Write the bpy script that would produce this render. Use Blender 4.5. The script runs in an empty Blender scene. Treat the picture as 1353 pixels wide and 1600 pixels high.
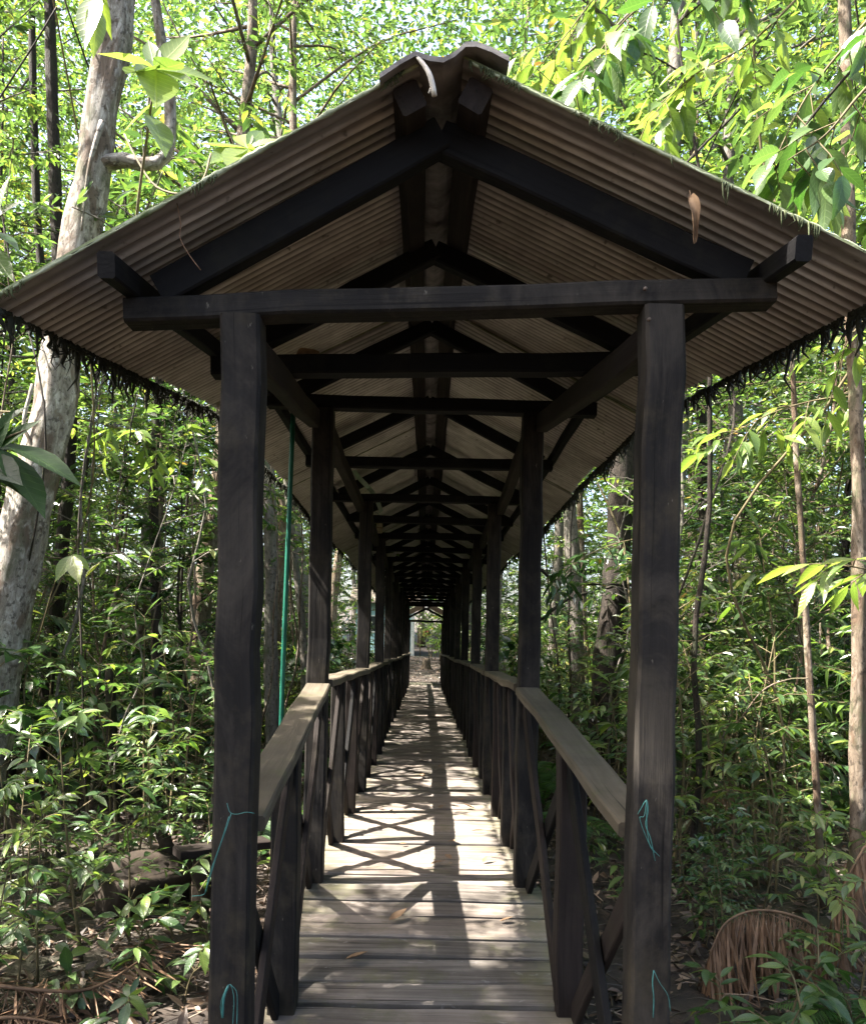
import bpy, bmesh, math, random
from mathutils import Vector, Matrix, noise
R = random.Random(7)
S = bpy.context.scene
COL = S.collection
V = Vector
PI = math.pi

# ------------------------------------------------------------------ camera
ROLL = math.radians(1.2)
F, VX, VY = 1300.0, 664.0, 1012.0
CR = V((math.cos(ROLL), 0, math.sin(ROLL)))
CU = V((-math.sin(ROLL), 0, math.cos(ROLL)))
EYE = V((0, 0, 1.6))
cam = bpy.data.cameras.new('camera')
cam.sensor_fit = 'VERTICAL'; cam.sensor_height = 36; cam.sensor_width = 36
cam.lens = 36 * F / 1600
cam.shift_y = (VY - 800) / 1600
cam.shift_x = (676.5 - VX) / 1600
cam.clip_end = 500; cam.clip_start = 0.05
co = bpy.data.objects.new('camera', cam); COL.objects.link(co)
co.matrix_world = Matrix(((CR.x, CU.x, 0, EYE.x), (CR.y, CU.y, -1, EYE.y), (CR.z, CU.z, 0, EYE.z), (0, 0, 0, 1)))
S.camera = co

def at(px, py, d):
    """world point that the photograph shows at (px, py), d metres ahead"""
    return EYE + d * (CR * ((px - VX) / F) + CU * ((VY - py) / F) + V((0, 1, 0)))

# ------------------------------------------------------------------ light
SUN = V((-0.66, -0.10, 0.99)).normalized()
sl = bpy.data.lights.new('sun', 'SUN'); sl.energy = 5.0; sl.angle = math.radians(0.5); sl.color = (1, 0.94, 0.84)
so = bpy.data.objects.new('sun', sl); COL.objects.link(so)
so.rotation_euler = SUN.to_track_quat('Z', 'Y').to_euler(); so.location = (-10, 0, 20)
W = bpy.data.worlds.new('World'); S.world = W; W.use_nodes = True
nt = W.node_tree
sky = nt.nodes.new('ShaderNodeTexSky'); sky.sky_type = 'NISHITA'; sky.sun_disc = False
sky.sun_elevation = math.asin(SUN.z); sky.sun_rotation = math.atan2(SUN.x, SUN.y)
sky.air_density = 1.0; sky.dust_density = 6.0
bg = nt.nodes['Background']; bg.inputs[1].default_value = 0.10
nt.links.new(sky.outputs[0], bg.inputs[0])
S.view_settings.view_transform = 'Standard'; S.view_settings.look = 'None'
S.view_settings.exposure = 2.95; S.view_settings.gamma = 1
S.render.engine = 'CYCLES'
cy = S.cycles
cy.max_bounces = 7; cy.diffuse_bounces = 4; cy.glossy_bounces = 2; cy.transmission_bounces = 4; cy.transparent_max_bounces = 4
cy.caustics_reflective = False; cy.caustics_refractive = False; cy.sample_clamp_indirect = 6
cy.use_denoising = True
try:
    cy.denoiser = 'OPENIMAGEDENOISE'
    cy.denoising_input_passes = 'RGB_ALBEDO_NORMAL'
except Exception: pass

# ------------------------------------------------------------------ materials
class NT:
    def __init__(s, name):
        s.m = bpy.data.materials.new(name); s.m.use_nodes = True
        s.t = s.m.node_tree; s.n = s.t.nodes; s.L = s.t.links
        s.p = s.n['Principled BSDF']; s.out = s.n['Material Output']
    def new(s, typ, **kw):
        n = s.n.new('ShaderNode' + typ)
        for k, v in kw.items():
            if k in ('inp',):
                for a, b in v.items(): s.put(n.inputs[a], b)
            else: setattr(n, k, v)
        return n
    def put(s, sock, v):
        if hasattr(v, 'is_output'): s.L.new(v, sock)
        else: sock.default_value = v
    def noise(s, vec, scale, detail=4, rough=0.55, dist=0):
        n = s.new('TexNoise'); s.L.new(vec, n.inputs['Vector'])
        n.inputs['Scale'].default_value = scale; n.inputs['Detail'].default_value = detail
        n.inputs['Roughness'].default_value = rough; n.inputs['Distortion'].default_value = dist
        return n.outputs['Fac']
    def ramp(s, fac, stops, interp='LINEAR'):
        n = s.new('ValToRGB'); cr = n.color_ramp; cr.interpolation = interp
        while len(cr.elements) > 1: cr.elements.remove(cr.elements[-1])
        cr.elements[0].position = stops[0][0]; cr.elements[0].color = (*stops[0][1], 1)
        for p, c in stops[1:]:
            e = cr.elements.new(p); e.color = (*c, 1)
        s.L.new(fac, n.inputs[0]); return n.outputs[0]
    def mapping(s, vec, scale):
        n = s.new('Mapping'); s.L.new(vec, n.inputs[0]); n.inputs['Scale'].default_value = scale
        return n.outputs[0]
    def mix(s, fac, a, b, mode='MIX'):
        n = s.new('Mix', data_type='RGBA', blend_type=mode)
        s.put(n.inputs[0], fac); s.put(n.inputs[6], a if not isinstance(a, tuple) else (*a, 1)); s.put(n.inputs[7], b if not isinstance(b, tuple) else (*b, 1))
        return n.outputs[2]
    def math(s, op, a, b=0.0):
        n = s.new('Math', operation=op); s.put(n.inputs[0], a); s.put(n.inputs[1], b); return n.outputs[0]
    def attr(s, name, out='Vector'):
        n = s.new('Attribute', attribute_name=name); return n.outputs[out]
    def bump(s, h, strength=0.3, dist=0.01):
        n = s.new('Bump'); n.inputs['Strength'].default_value = strength; n.inputs['Distance'].default_value = dist
        s.L.new(h, n.inputs['Height']); s.L.new(n.outputs[0], s.p.inputs['Normal'])

def wood(name, dark, light, stain=None, rough=0.75, contrast=(0.3, 0.75), grain=(1.5, 30, 30), tint=0.25, splash=None, edge=None):
    m = NT(name)
    lc = m.attr('lc')
    g = m.noise(m.mapping(lc, grain), 1.0, 6, 0.65, 0.4)
    c = m.ramp(g, [(contrast[0], dark), (contrast[1], light)])
    rp = m.new('NewGeometry').outputs['Random Per Island']
    c = m.mix(m.math('MULTIPLY', rp, tint), c, (light[0] * 1.25, light[1] * 1.12, light[2] * 1.02))
    b = m.noise(lc, 2.2, 5, 0.6)
    c = m.mix(m.ramp(b, [(0.45, (0, 0, 0)), (0.68, (0.55, 0.55, 0.55))]), c, tuple(0.45 * x for x in dark))
    if stain:
        st = m.noise(lc, 5.0, 6, 0.7)
        c = m.mix(m.ramp(st, [(0.52, (0, 0, 0)), (0.72, (0.8, 0.8, 0.8))]), c, stain)
    if splash:
        oc = m.new('TexCoord').outputs['Object']
        k = m.noise(m.mapping(oc, (6, 6, 2.2)), 1.0, 7, 0.72, 0.8)
        c = m.mix(m.ramp(k, [(0.47, (0, 0, 0)), (0.66, (0.75, 0.75, 0.75))]), c, (0.040, 0.0345, 0.029))
        k = m.noise(m.mapping(oc, (60, 60, 22)), 1.0, 3, 0.6)
        c = m.mix(m.ramp(k, [(0.70, (0, 0, 0)), (0.76, (0.7, 0.7, 0.7))]), c, (0.13, 0.12, 0.10))
    if edge:
        ez = m.new('SeparateXYZ'); oc = m.new('TexCoord').outputs['Object']; m.L.new(oc, ez.inputs[0])
        k = m.math('ADD', m.math('ABSOLUTE', ez.outputs[0]), m.math('MULTIPLY', m.noise(oc, 5, 6, 0.7), 0.5))
        c = m.mix(m.ramp(k, [(0.66, (0, 0, 0)), (0.90, (0.6, 0.6, 0.6))]), c, edge)
        k = m.noise(m.mapping(oc, (7, 16, 7)), 1.0, 5, 0.7, 1.0)
        c = m.mix(m.ramp(k, [(0.62, (0, 0, 0)), (0.70, (0.5, 0.5, 0.5))]), c, (0.30, 0.29, 0.28))
    if splash:
        sz = m.new('SeparateXYZ'); oc = m.new('TexCoord').outputs['Object']; m.L.new(oc, sz.inputs[0])
        k = m.math('ADD', sz.outputs[2], m.math('MULTIPLY', m.noise(m.mapping(oc, (9, 9, 4)), 1.0, 6, 0.7), 1.1))
        c = m.mix(m.ramp(k, [(0.35, (0.85, 0.85, 0.85)), (0.95, (0.0, 0.0, 0.0))]), c, splash)
    cr = m.noise(m.mapping(lc, (0.9, 70, 70)), 1.0, 3, 0.6, 0.3)
    c = m.mix(m.ramp(cr, [(0.30, (0.85, 0.85, 0.85)), (0.38, (0, 0, 0))]), c, tuple(0.3 * x for x in dark))
    m.L.new(c, m.p.inputs['Base Color']); m.p.inputs['Roughness'].default_value = rough
    m.p.inputs['Specular IOR Level'].default_value = 0.14
    m.bump(g, 0.7, 0.005)
    return m.m

M = {}
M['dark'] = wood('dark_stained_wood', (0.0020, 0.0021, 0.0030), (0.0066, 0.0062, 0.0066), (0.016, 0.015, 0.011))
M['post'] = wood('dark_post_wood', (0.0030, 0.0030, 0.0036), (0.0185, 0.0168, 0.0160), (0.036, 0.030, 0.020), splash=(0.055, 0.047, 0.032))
M['brown'] = wood('brown_sawn_wood', (0.008, 0.0062, 0.0058), (0.026, 0.020, 0.018), (0.026, 0.022, 0.015))
M['rail'] = wood('weathered_rail_wood', (0.055, 0.047, 0.035), (0.125, 0.108, 0.083), (0.075, 0.078, 0.038))
M['deck'] = wood('weathered_deck_planks', (0.046, 0.040, 0.034), (0.235, 0.210, 0.192), (0.095, 0.096, 0.05), tint=0.45, edge=(0.135, 0.13, 0.065))

def roof_mat():
    m = NT('corrugated_roof')
    tc = m.new('TexCoord').outputs['Object']; geo = m.new('NewGeometry')
    n1 = m.noise(tc, 6, 6, 0.7); n2 = m.noise(m.mapping(tc, (3, 14, 3)), 2.0, 4, 0.6)
    c = m.ramp(n1, [(0.25, (0.40, 0.385, 0.39)), (0.5, (0.56, 0.54, 0.545)), (0.75, (0.65, 0.63, 0.635))])
    c = m.mix(m.ramp(n2, [(0.45, (0, 0, 0)), (0.75, (0.6, 0.6, 0.6))]), c, (0.24, 0.21, 0.195))
    bl = m.noise(tc, 1.7, 7, 0.7, 0.5)
    c = m.mix(m.ramp(bl, [(0.46, (0, 0, 0)), (0.64, (0.55, 0.55, 0.55))]), c, (0.24, 0.22, 0.21))
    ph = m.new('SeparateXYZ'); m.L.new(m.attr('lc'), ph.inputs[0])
    grime_shade = m.math('ADD', ph.outputs[2], m.math('MULTIPLY', m.noise(tc, 7, 4, 0.6), 0.5))
    c = m.mix(m.ramp(grime_shade, [(0.44, (0, 0, 0)), (0.78, (0.88, 0.88, 0.88))]), c, (0.15, 0.138, 0.136))  # grime mixed with painted rib shading, following the corrugation wave
    sp = m.noise(tc, 30, 3, 0.5)
    c = m.mix(m.ramp(sp, [(0.66, (0, 0, 0)), (0.74, (0.7, 0.7, 0.7))]), c, (0.06, 0.055, 0.045))
    moss = m.ramp(m.noise(tc, 12, 5, 0.7), [(0.3, (0.05, 0.075, 0.02)), (0.5, (0.16, 0.20, 0.08)), (0.7, (0.42, 0.45, 0.36))])
    sx = m.new('SeparateXYZ'); m.L.new(geo.outputs['True Normal'], sx.inputs[0])
    nz = m.ramp(sx.outputs[2], [(0.50, (0, 0, 0)), (0.6, (1, 1, 1))])
    ny = m.new('Math', operation='ABSOLUTE'); m.L.new(sx.outputs[1], ny.inputs[0])
    edge = m.ramp(ny.outputs[0], [(0.9, (0, 0, 0)), (0.97, (0.8, 0.8, 0.8))])
    fac = m.math('MAXIMUM', nz, edge)
    c = m.mix(fac, c, moss)
    m.L.new(c, m.p.inputs['Base Color']); m.p.inputs['Roughness'].default_value = 0.9
    m.bump(n1, 0.3, 0.004)
    return m.m
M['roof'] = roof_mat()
M['cap'] = None

def simple(name, a, b, scale=8, rough=0.8, bump=0.3, stretch=(1, 1, 1), spec=0.3, coord='Object'):
    m = NT(name)
    vec = m.new('TexCoord').outputs[coord] if coord != 'lc' else m.attr('lc')
    n = m.noise(m.mapping(vec, stretch), scale, 6, 0.65, 0.3)
    m.L.new(m.ramp(n, [(0.3, a), (0.7, b)]), m.p.inputs['Base Color'])
    m.p.inputs['Roughness'].default_value = rough; m.p.inputs['Specular IOR Level'].default_value = spec
    if bump: m.bump(n, bump, 0.01)
    return m.m
M['cap'] = simple('black_ridge_sheet', (0.08, 0.074, 0.072), (0.30, 0.28, 0.275), 9, 0.8)
M['fringe'] = simple('hanging_dark_moss', (0.008, 0.009, 0.006), (0.025, 0.026, 0.014))
M['drip'] = simple('dull_green_moss', (0.02, 0.028, 0.01), (0.07, 0.085, 0.035), 30)
M['moss'] = simple('green_moss', (0.07, 0.10, 0.03), (0.42, 0.45, 0.33), 14)
M['green_pole'] = simple('green_painted_pipe', (0.006, 0.075, 0.05), (0.012, 0.13, 0.085), 12, 0.45, 0.1)
M['twine'] = simple('teal_nylon_twine', (0.015, 0.075, 0.07), (0.05, 0.19, 0.18), 40, 0.5, 0)
M['pale'] = simple('bleached_pale_fibre', (0.35, 0.32, 0.28), (0.65, 0.62, 0.56), 20)
M['ribbon'] = simple('pale_green_strap', (0.18, 0.26, 0.21), (0.30, 0.38, 0.32), 20, 0.6)
M['canister'] = simple('yellowed_canister', (0.16, 0.14, 0.09), (0.36, 0.33, 0.25), 14)
M['straw'] = simple('dry_palm_leaf', (0.075, 0.042, 0.025), (0.22, 0.13, 0.075), 9, 0.7)
M['deadleaf'] = simple('dead_leaf', (0.10, 0.055, 0.03), (0.30, 0.20, 0.12), 14, 0.7)
M['log'] = simple('rotting_log', (0.008, 0.006, 0.004), (0.045, 0.032, 0.022), 7, 0.9, 0.8)
M['house'] = simple('pale_blue_paint', (0.32, 0.55, 0.60), (0.42, 0.66, 0.72), 2, 0.7, 0)
M['white'] = simple('white_paint', (0.65, 0.65, 0.63), (0.8, 0.8, 0.78), 3, 0.6, 0)
M['red'] = simple('red_cloth', (0.16, 0.035, 0.025), (0.26, 0.06, 0.045), 6, 0.8, 0)
M['rust'] = simple('rusty_roof', (0.10, 0.085, 0.07), (0.17, 0.14, 0.11), 4, 0.8, 0)
M['bolt'] = simple('rusted_bolt_head', (0.05, 0.035, 0.025), (0.16, 0.13, 0.11), 30, 0.6, 0)
M['glass'] = simple('dark_window', (0.02, 0.03, 0.03), (0.04, 0.05, 0.05), 2, 0.1, 0, spec=0.5)

def bark(name, cols, patch=None, moss=None, scale=(6, 20, 20)):
    m = NT(name); lc = m.attr('lc')
    a = m.noise(m.mapping(lc, scale), 1.0, 10, 0.75, 0.8)
    c = m.ramp(a, [(0.28 + 0.44 * i / (len(cols) - 1), k) for i, k in enumerate(cols)])
    if patch:
        p = m.noise(m.mapping(lc, (2.0, 4, 4)), 1.6, 5, 0.6, 0.5)
        c = m.mix(m.ramp(p, [(0.50, (0, 0, 0)), (0.56, (0.9, 0.9, 0.9))]), c, patch)
    sp = m.noise(m.mapping(lc, (14, 16, 16)), 1.6, 4, 0.6)
    c = m.mix(m.ramp(sp, [(0.55, (0, 0, 0)), (0.63, (0.7, 0.7, 0.7))]), c, tuple(0.6 * x for x in cols[0]))
    if moss:
        q = m.noise(m.mapping(lc, (3, 6, 6)), 1.3, 5, 0.7)
        c = m.mix(m.ramp(q, [(0.52, (0, 0, 0)), (0.66, (0.8, 0.8, 0.8))]), c, moss)
    m.L.new(c, m.p.inputs['Base Color']); m.p.inputs['Roughness'].default_value = 0.85
    m.p.inputs['Specular IOR Level'].default_value = 0.25
    m.bump(a, 1.0, 0.03)
    return m.m
M['bark_pale'] = bark('pale_patchy_bark', [(0.07, 0.056, 0.045), (0.27, 0.245, 0.215), (0.62, 0.60, 0.57)], (0.13, 0.095, 0.07), (0.10, 0.105, 0.065))
M['bark_tan'] = bark('tan_flaking_bark', [(0.05, 0.036, 0.025), (0.17, 0.132, 0.098), (0.33, 0.28, 0.225)], (0.10, 0.065, 0.042), (0.07, 0.08, 0.04))
M['bark_grey'] = bark('grey_lichen_bark', [(0.06, 0.055, 0.045), (0.16, 0.14, 0.12), (0.26, 0.24, 0.21)], None, (0.08, 0.10, 0.05))
M['bark_dark'] = bark('dark_wet_bark', [(0.008, 0.006, 0.0045), (0.025, 0.019, 0.0145), (0.055, 0.043, 0.034)], None, (0.025, 0.032, 0.013))
M['stem'] = simple('thin_woody_stem', (0.05, 0.04, 0.02), (0.15, 0.12, 0.06), 12, 0.8, 0)

def leaf(name, stops, trans=0.40, rough=0.32, veins=False, tmul=(1.8, 1.9, 0.95), spec=0.7):
    m = NT(name)
    geo = m.new('NewGeometry'); rp = geo.outputs['Random Per Island']
    oi = m.new('ObjectInfo').outputs['Random']
    f = m.math('FRACT', m.math('ADD', rp, m.math('MULTIPLY', oi, 0.25)))
    c = m.ramp(f, stops)
    if veins:
        lc = m.attr('lc'); sx = m.new('SeparateXYZ'); m.L.new(lc, sx.inputs[0])
        side = m.math('ABSOLUTE', sx.outputs[1])
        rib = m.ramp(side, [(0.0, (0.7, 0.7, 0.7)), (0.07, (0, 0, 0))])
        vn = m.math('FRACT', m.math('SUBTRACT', m.math('MULTIPLY', sx.outputs[0], 9.0), m.math('MULTIPLY', side, 1.6)))
        vv = m.ramp(vn, [(0.0, (0.45, 0.45, 0.45)), (0.12, (0, 0, 0)), (0.9, (0, 0, 0)), (1.0, (0.45, 0.45, 0.45))])
        fac = m.math('MAXIMUM', rib, vv)
        lt = m.new('MixRGB') if False else None
        c2 = m.mix(1.0, c, (1.9, 1.7, 1.6), 'MULTIPLY')
        c = m.mix(fac, c, c2)
        m.bump(fac, 0.35, 0.004)
    tcol = m.mix(1.0, c, tmul, 'MULTIPLY')
    m.L.new(c, m.p.inputs['Base Color']); m.p.inputs['Roughness'].default_value = rough
    m.p.inputs['Specular IOR Level'].default_value = spec
    tb = m.new('BsdfTranslucent'); m.L.new(tcol, tb.inputs[0])
    mx = m.new('MixShader'); mx.inputs[0].default_value = trans
    m.L.new(m.p.outputs[0], mx.inputs[1]); m.L.new(tb.outputs[0], mx.inputs[2])
    m.L.new(mx.outputs[0], m.out.inputs[0])
    return m.m
DK, MD, LT, YL, BR = (0.020, 0.041, 0.018), (0.045, 0.084, 0.030), (0.087, 0.136, 0.046), (0.23, 0.23, 0.07), (0.16, 0.09, 0.04)
M['leaf_mix'] = leaf('mixed_green_leaves', [(0, DK), (0.3, MD), (0.65, LT), (0.9, (0.12, 0.20, 0.035)), (0.97, YL), (1.0, BR)])
M['leaf_light'] = leaf('light_green_leaves', [(0, (0.032, 0.058, 0.024)), (0.35, MD), (0.75, LT), (0.96, (0.135, 0.175, 0.055)), (1.0, (0.21, 0.24, 0.06))], 0.46, 0.3, spec=0.6)
M['leaf_dark'] = leaf('dark_glossy_leaves', [(0, DK), (0.5, (0.03, 0.075, 0.02)), (0.9, MD), (1.0, LT)], 0.32, 0.24, spec=0.8)
M['leaf_near'] = leaf('veined_green_leaves', [(0, (0.025, 0.065, 0.016)), (0.4, MD), (0.8, LT), (0.96, (0.14, 0.2, 0.04)), (1.0, YL)], 0.38, 0.3, True, spec=0.6)
M['leaf_lime'] = leaf('backlit_lime_leaves', [(0, (0.07, 0.115, 0.03)), (0.6, (0.115, 0.17, 0.042)), (1.0, (0.19, 0.23, 0.06))], 0.46, 0.3, True)
M['leaf_shade'] = leaf('broad_dull_leaves', [(0, (0.012, 0.030, 0.010)), (1.0, (0.035, 0.075, 0.018))], 0.3, 0.5, True, spec=0.25)
M['fern'] = leaf('fern_fronds', [(0, (0.03, 0.085, 0.02)), (1.0, (0.07, 0.15, 0.03))], 0.4, 0.5)
M['litter'] = leaf('fallen_leaf_litter', [(0, (0.018, 0.011, 0.007)), (0.45, (0.06, 0.036, 0.022)), (0.85, (0.14, 0.09, 0.058)), (1.0, (0.30, 0.225, 0.165))], 0.1, 0.5, tmul=(1, 1, 1))

def ground_mat():
    m = NT('forest_floor'); tc = m.new('TexCoord').outputs['Object']
    a = m.noise(tc, 5, 8, 0.7); b = m.noise(tc, 0.6, 4, 0.6)
    c = m.ramp(a, [(0.3, (0.010, 0.007, 0.005)), (0.55, (0.030, 0.020, 0.014)), (0.75, (0.07, 0.048, 0.034))])
    c = m.mix(m.ramp(b, [(0.5, (0, 0, 0)), (0.7, (0.5, 0.5, 0.5))]), c, (0.03, 0.045, 0.012))
    m.L.new(c, m.p.inputs['Base Color']); m.p.inputs['Roughness'].default_value = 0.95
    m.bump(a, 0.8, 0.04); return m.m
M['ground'] = ground_mat()

# ------------------------------------------------------------------ object helpers
class MB:
    """collects shapes, with local grain coordinates, and links them as one mesh object"""
    def __init__(s): s.v = []; s.f = []; s.lc = []; s.mi = []; s.sm = []
    def add(s, vs, fs, lcs, mi=0, smooth=False):
        o = len(s.v); s.v += [tuple(v) for v in vs]; s.lc += [tuple(l) for l in lcs]
        for f in fs: s.f.append([o + i for i in f]); s.mi.append(mi); s.sm.append(smooth)
    def mesh(s, name, mats):
        me = bpy.data.meshes.new(name); me.from_pydata(s.v, [], s.f)
        a = me.attributes.new('lc', 'FLOAT_VECTOR', 'POINT')
        a.data.foreach_set('vector', [c for l in s.lc for c in l])
        me.polygons.foreach_set('material_index', s.mi); me.polygons.foreach_set('use_smooth', s.sm)
        for m in (mats if isinstance(mats, (list, tuple)) else [mats]): me.materials.append(m)
        me.update(); return me
    def build(s, name, mats, parent=None, loc=None):
        return link(name, s.mesh(name, mats), parent, loc)

def link(name, me, parent=None, loc=None):
    o = bpy.data.objects.new(name, me); COL.objects.link(o)
    if parent: o.parent = parent
    if loc is not None: o.location = loc
    return o
def tag(o, label=None, cat=None, group=None, kind=None):
    if label: o['label'] = label
    if cat: o['category'] = cat
    if group: o['group'] = group
    if kind: o['kind'] = kind
    return o
def empty(name, loc=(0, 0, 0), rz=0, sc=1.0):
    o = bpy.data.objects.new(name, None); COL.objects.link(o)
    o.location = loc; o.rotation_euler = (0, 0, rz); o.scale = (sc,) * 3 if not hasattr(sc, '__len__') else sc
    o.empty_display_size = 0.1
    return o

def beam(mb, p0, p1, w, h, seg=5, jit=0.002, ch=0.006, up=None, mi=0, rng=None):
    """chamfered timber from p0 to p1; w across, h along 'up'"""
    r = rng or R
    p0, p1 = V(p0), V(p1); d = (p1 - p0); Ln = d.length; d.normalize()
    u = V(up) if up else (V((0, 1, 0)) if abs(d.z) > 0.8 else V((0, 0, 1)))
    sd = d.cross(u).normalized(); u = sd.cross(d).normalized()
    a, b = w / 2, h / 2; ch = min(ch, a * 0.4, b * 0.4)
    prof = [(-a + ch, -b), (a - ch, -b), (a, -b + ch), (a, b - ch), (a - ch, b), (-a + ch, b), (-a, b - ch), (-a, -b + ch)]
    vs, ls, fs = [], [], []
    off = V((r.uniform(0, 50), r.uniform(0, 50), r.uniform(0, 50)))
    n = seg + 1
    for i in range(n):
        t = i / seg; jx, jy = r.gauss(0, jit), r.gauss(0, jit)
        k = 1 + r.gauss(0, jit * 3)
        c = p0.lerp(p1, t) + sd * jx + u * jy
        for x, y in prof:
            vs.append(c + sd * x * k + u * y * k); ls.append(off + V((t * Ln, x, y)))
    for i in range(seg):
        for j in range(8):
            k = (j + 1) % 8
            fs.append((i * 8 + j, i * 8 + k, i * 8 + 8 + k, i * 8 + 8 + j))
    fs.append(tuple(range(7, -1, -1))); fs.append(tuple(range((n - 1) * 8, n * 8)))
    mb.add(vs, fs, ls, mi)
    return mb

def tube(mb, pts, rad, sides=8, mi=0, lump=0.0, cap=True, rng=None):
    r = rng or R
    pts = [V(p) for p in pts]; n = len(pts)
    if not hasattr(rad, '__len__'): rad = [rad] * n
    vs, ls, fs = [], [], []
    off = V((r.uniform(0, 50), r.uniform(0, 50), r.uniform(0, 50)))
    ref = V((0.31, 0.9, 0.27)); L = 0
    for i, p in enumerate(pts):
        d = (pts[min(i + 1, n - 1)] - pts[max(i - 1, 0)]).normalized()
        sd = d.cross(ref)
        if sd.length < 0.1: sd = d.cross(V((1, 0, 0)))
        sd.normalize(); u = sd.cross(d)
        if i: L += (p - pts[i - 1]).length
        for j in range(sides):
            a = 2 * PI * j / sides
            q = rad[i] * (1 + lump * noise.noise(V((math.cos(a) * 1.3 + off.x, math.sin(a) * 1.3, L * 2.2))))
            o = sd * math.cos(a) * q + u * math.sin(a) * q
            vs.append(p + o); ls.append(off + V((L, math.cos(a) * rad[i], math.sin(a) * rad[i])))
    for i in range(n - 1):
        for j in range(sides):
            k = (j + 1) % sides
            fs.append((i * sides + j, i * sides + k, (i + 1) * sides + k, (i + 1) * sides + j))
    if cap:
        fs.append(tuple(range(sides - 1, -1, -1))); fs.append(tuple(range((n - 1) * sides, n * sides)))
    mb.add(vs, fs, ls, mi, True)

def spline(pts, n):
    """Catmull-Rom through pts"""
    pts = [V(p) for p in pts]; q = [2 * pts[0] - pts[1]] + pts + [2 * pts[-1] - pts[-2]]
    out = []; m = len(pts) - 1
    for k in range(n + 1):
        s = k / n * m; i = min(int(s), m - 1); t = s - i
        a, b, c, d = q[i:i + 4]
        out.append(0.5 * ((2 * b) + (c - a) * t + (2 * a - 5 * b + 4 * c - d) * t * t + (3 * b - a - 3 * c + d) * t ** 3))
    return out

def add_leaf(mb, base, d, nrm, ln, wd, lod=1, droop=0.25, fold=0.25, mi=0, rng=None):
    d = V(d).normalized(); sd = d.cross(V(nrm))
    if sd.length < 1e-3: sd = d.cross(V((0.3, 0.5, 0.8)))
    sd.normalize(); n = sd.cross(d)
    base = V(base)
    def pt(t, s, w):
        return base + d * (ln * t * (1 - 0.12 * droop * t)) - n * (droop * ln * t * t * 0.6) + sd * (s * w * wd / 2) + n * (abs(s) * w * wd * fold * 0.5)
    if lod == 0:
        mb.add([pt(0, 0, 0), pt(0.48, 1, 1), pt(1, 0, 0), pt(0.48, -1, 1)], [(0, 1, 2), (0, 2, 3)], [(0, 0, 0), (0.5, 1, 0), (1, 0, 0), (0.5, -1, 0)], mi)
    elif lod == 1:
        mb.add([pt(0, 0, 0), pt(0.3, 1, 0.92), pt(0.65, 1, 0.8), pt(1, 0, 0), pt(0.65, -1, 0.8), pt(0.3, -1, 0.92)],
               [(0, 1, 2, 3), (0, 3, 4, 5)], [(0, 0, 0), (.3, 1, 0), (.65, 1, 0), (1, 0, 0), (.65, -1, 0), (.3, -1, 0)], mi)
    else:
        st = [(0.14, 0.55), (0.32, 0.95), (0.52, 1.0), (0.72, 0.74), (0.88, 0.34)]
        vs = [pt(0, 0, 0)]; ls = [(0, 0, 0)]
        for t, w in st:
            for s in (-1, 0, 1): vs.append(pt(t, s, w)); ls.append((t, s * w, 0))
        vs.append(pt(1.04, 0, 0)); ls.append((1, 0, 0))
        fs = [(0, 2, 1), (0, 3, 2)]
        for i in range(len(st) - 1):
            a = 1 + 3 * i
            fs += [(a, a + 1, a + 4, a + 3), (a + 1, a + 2, a + 5, a + 4)]
        a = 1 + 3 * (len(st) - 1); e = len(vs) - 1
        fs += [(a, a + 1, e), (a + 1, a + 2, e)]
        mb.add(vs, fs, ls, mi, True)

def rvec(r, z=(-1, 1)):
    a = r.uniform(0, 2 * PI); zz = r.uniform(*z); q = math.sqrt(max(0, 1 - zz * zz))
    return V((q * math.cos(a), q * math.sin(a), zz))

# ================================================================== SETTING: ground
def gz(x, y):
    z = 0.06 * noise.noise(V((x * 0.35, y * 0.35, 3))) + 0.03 * noise.noise(V((x * 1.1, y * 1.1, 9)))
    if y > 22:
        t = y - 22
        z += 0.40 * min(1, t / 3.5) + 0.062 * max(0, t - 3.0)
    if abs(x) > 6: z += 0.02 * (abs(x) - 6)
    return z - 0.02
def axis(lo, hi, f0, f1, step, big):
    a = [lo]
    while a[-1] < hi:
        q = a[-1]; a.append(q + (step if f0 <= q < f1 else big))
    return a
xs = axis(-120, 120, -12, 12, 0.4, 4); ys = axis(-40, 160, -2, 34, 0.4, 4)
mb = MB(); nx = len(xs)
mb.add([(x, y, gz(x, y)) for y in ys for x in xs],
       [(j * nx + i, j * nx + i + 1, (j + 1) * nx + i + 1, (j + 1) * nx + i) for j in range(len(ys) - 1) for i in range(nx - 1)],
       [(x, y, 0) for y in ys for x in xs], 0, True)
tag(mb.build('ground', M['ground']), kind='structure')

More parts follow.
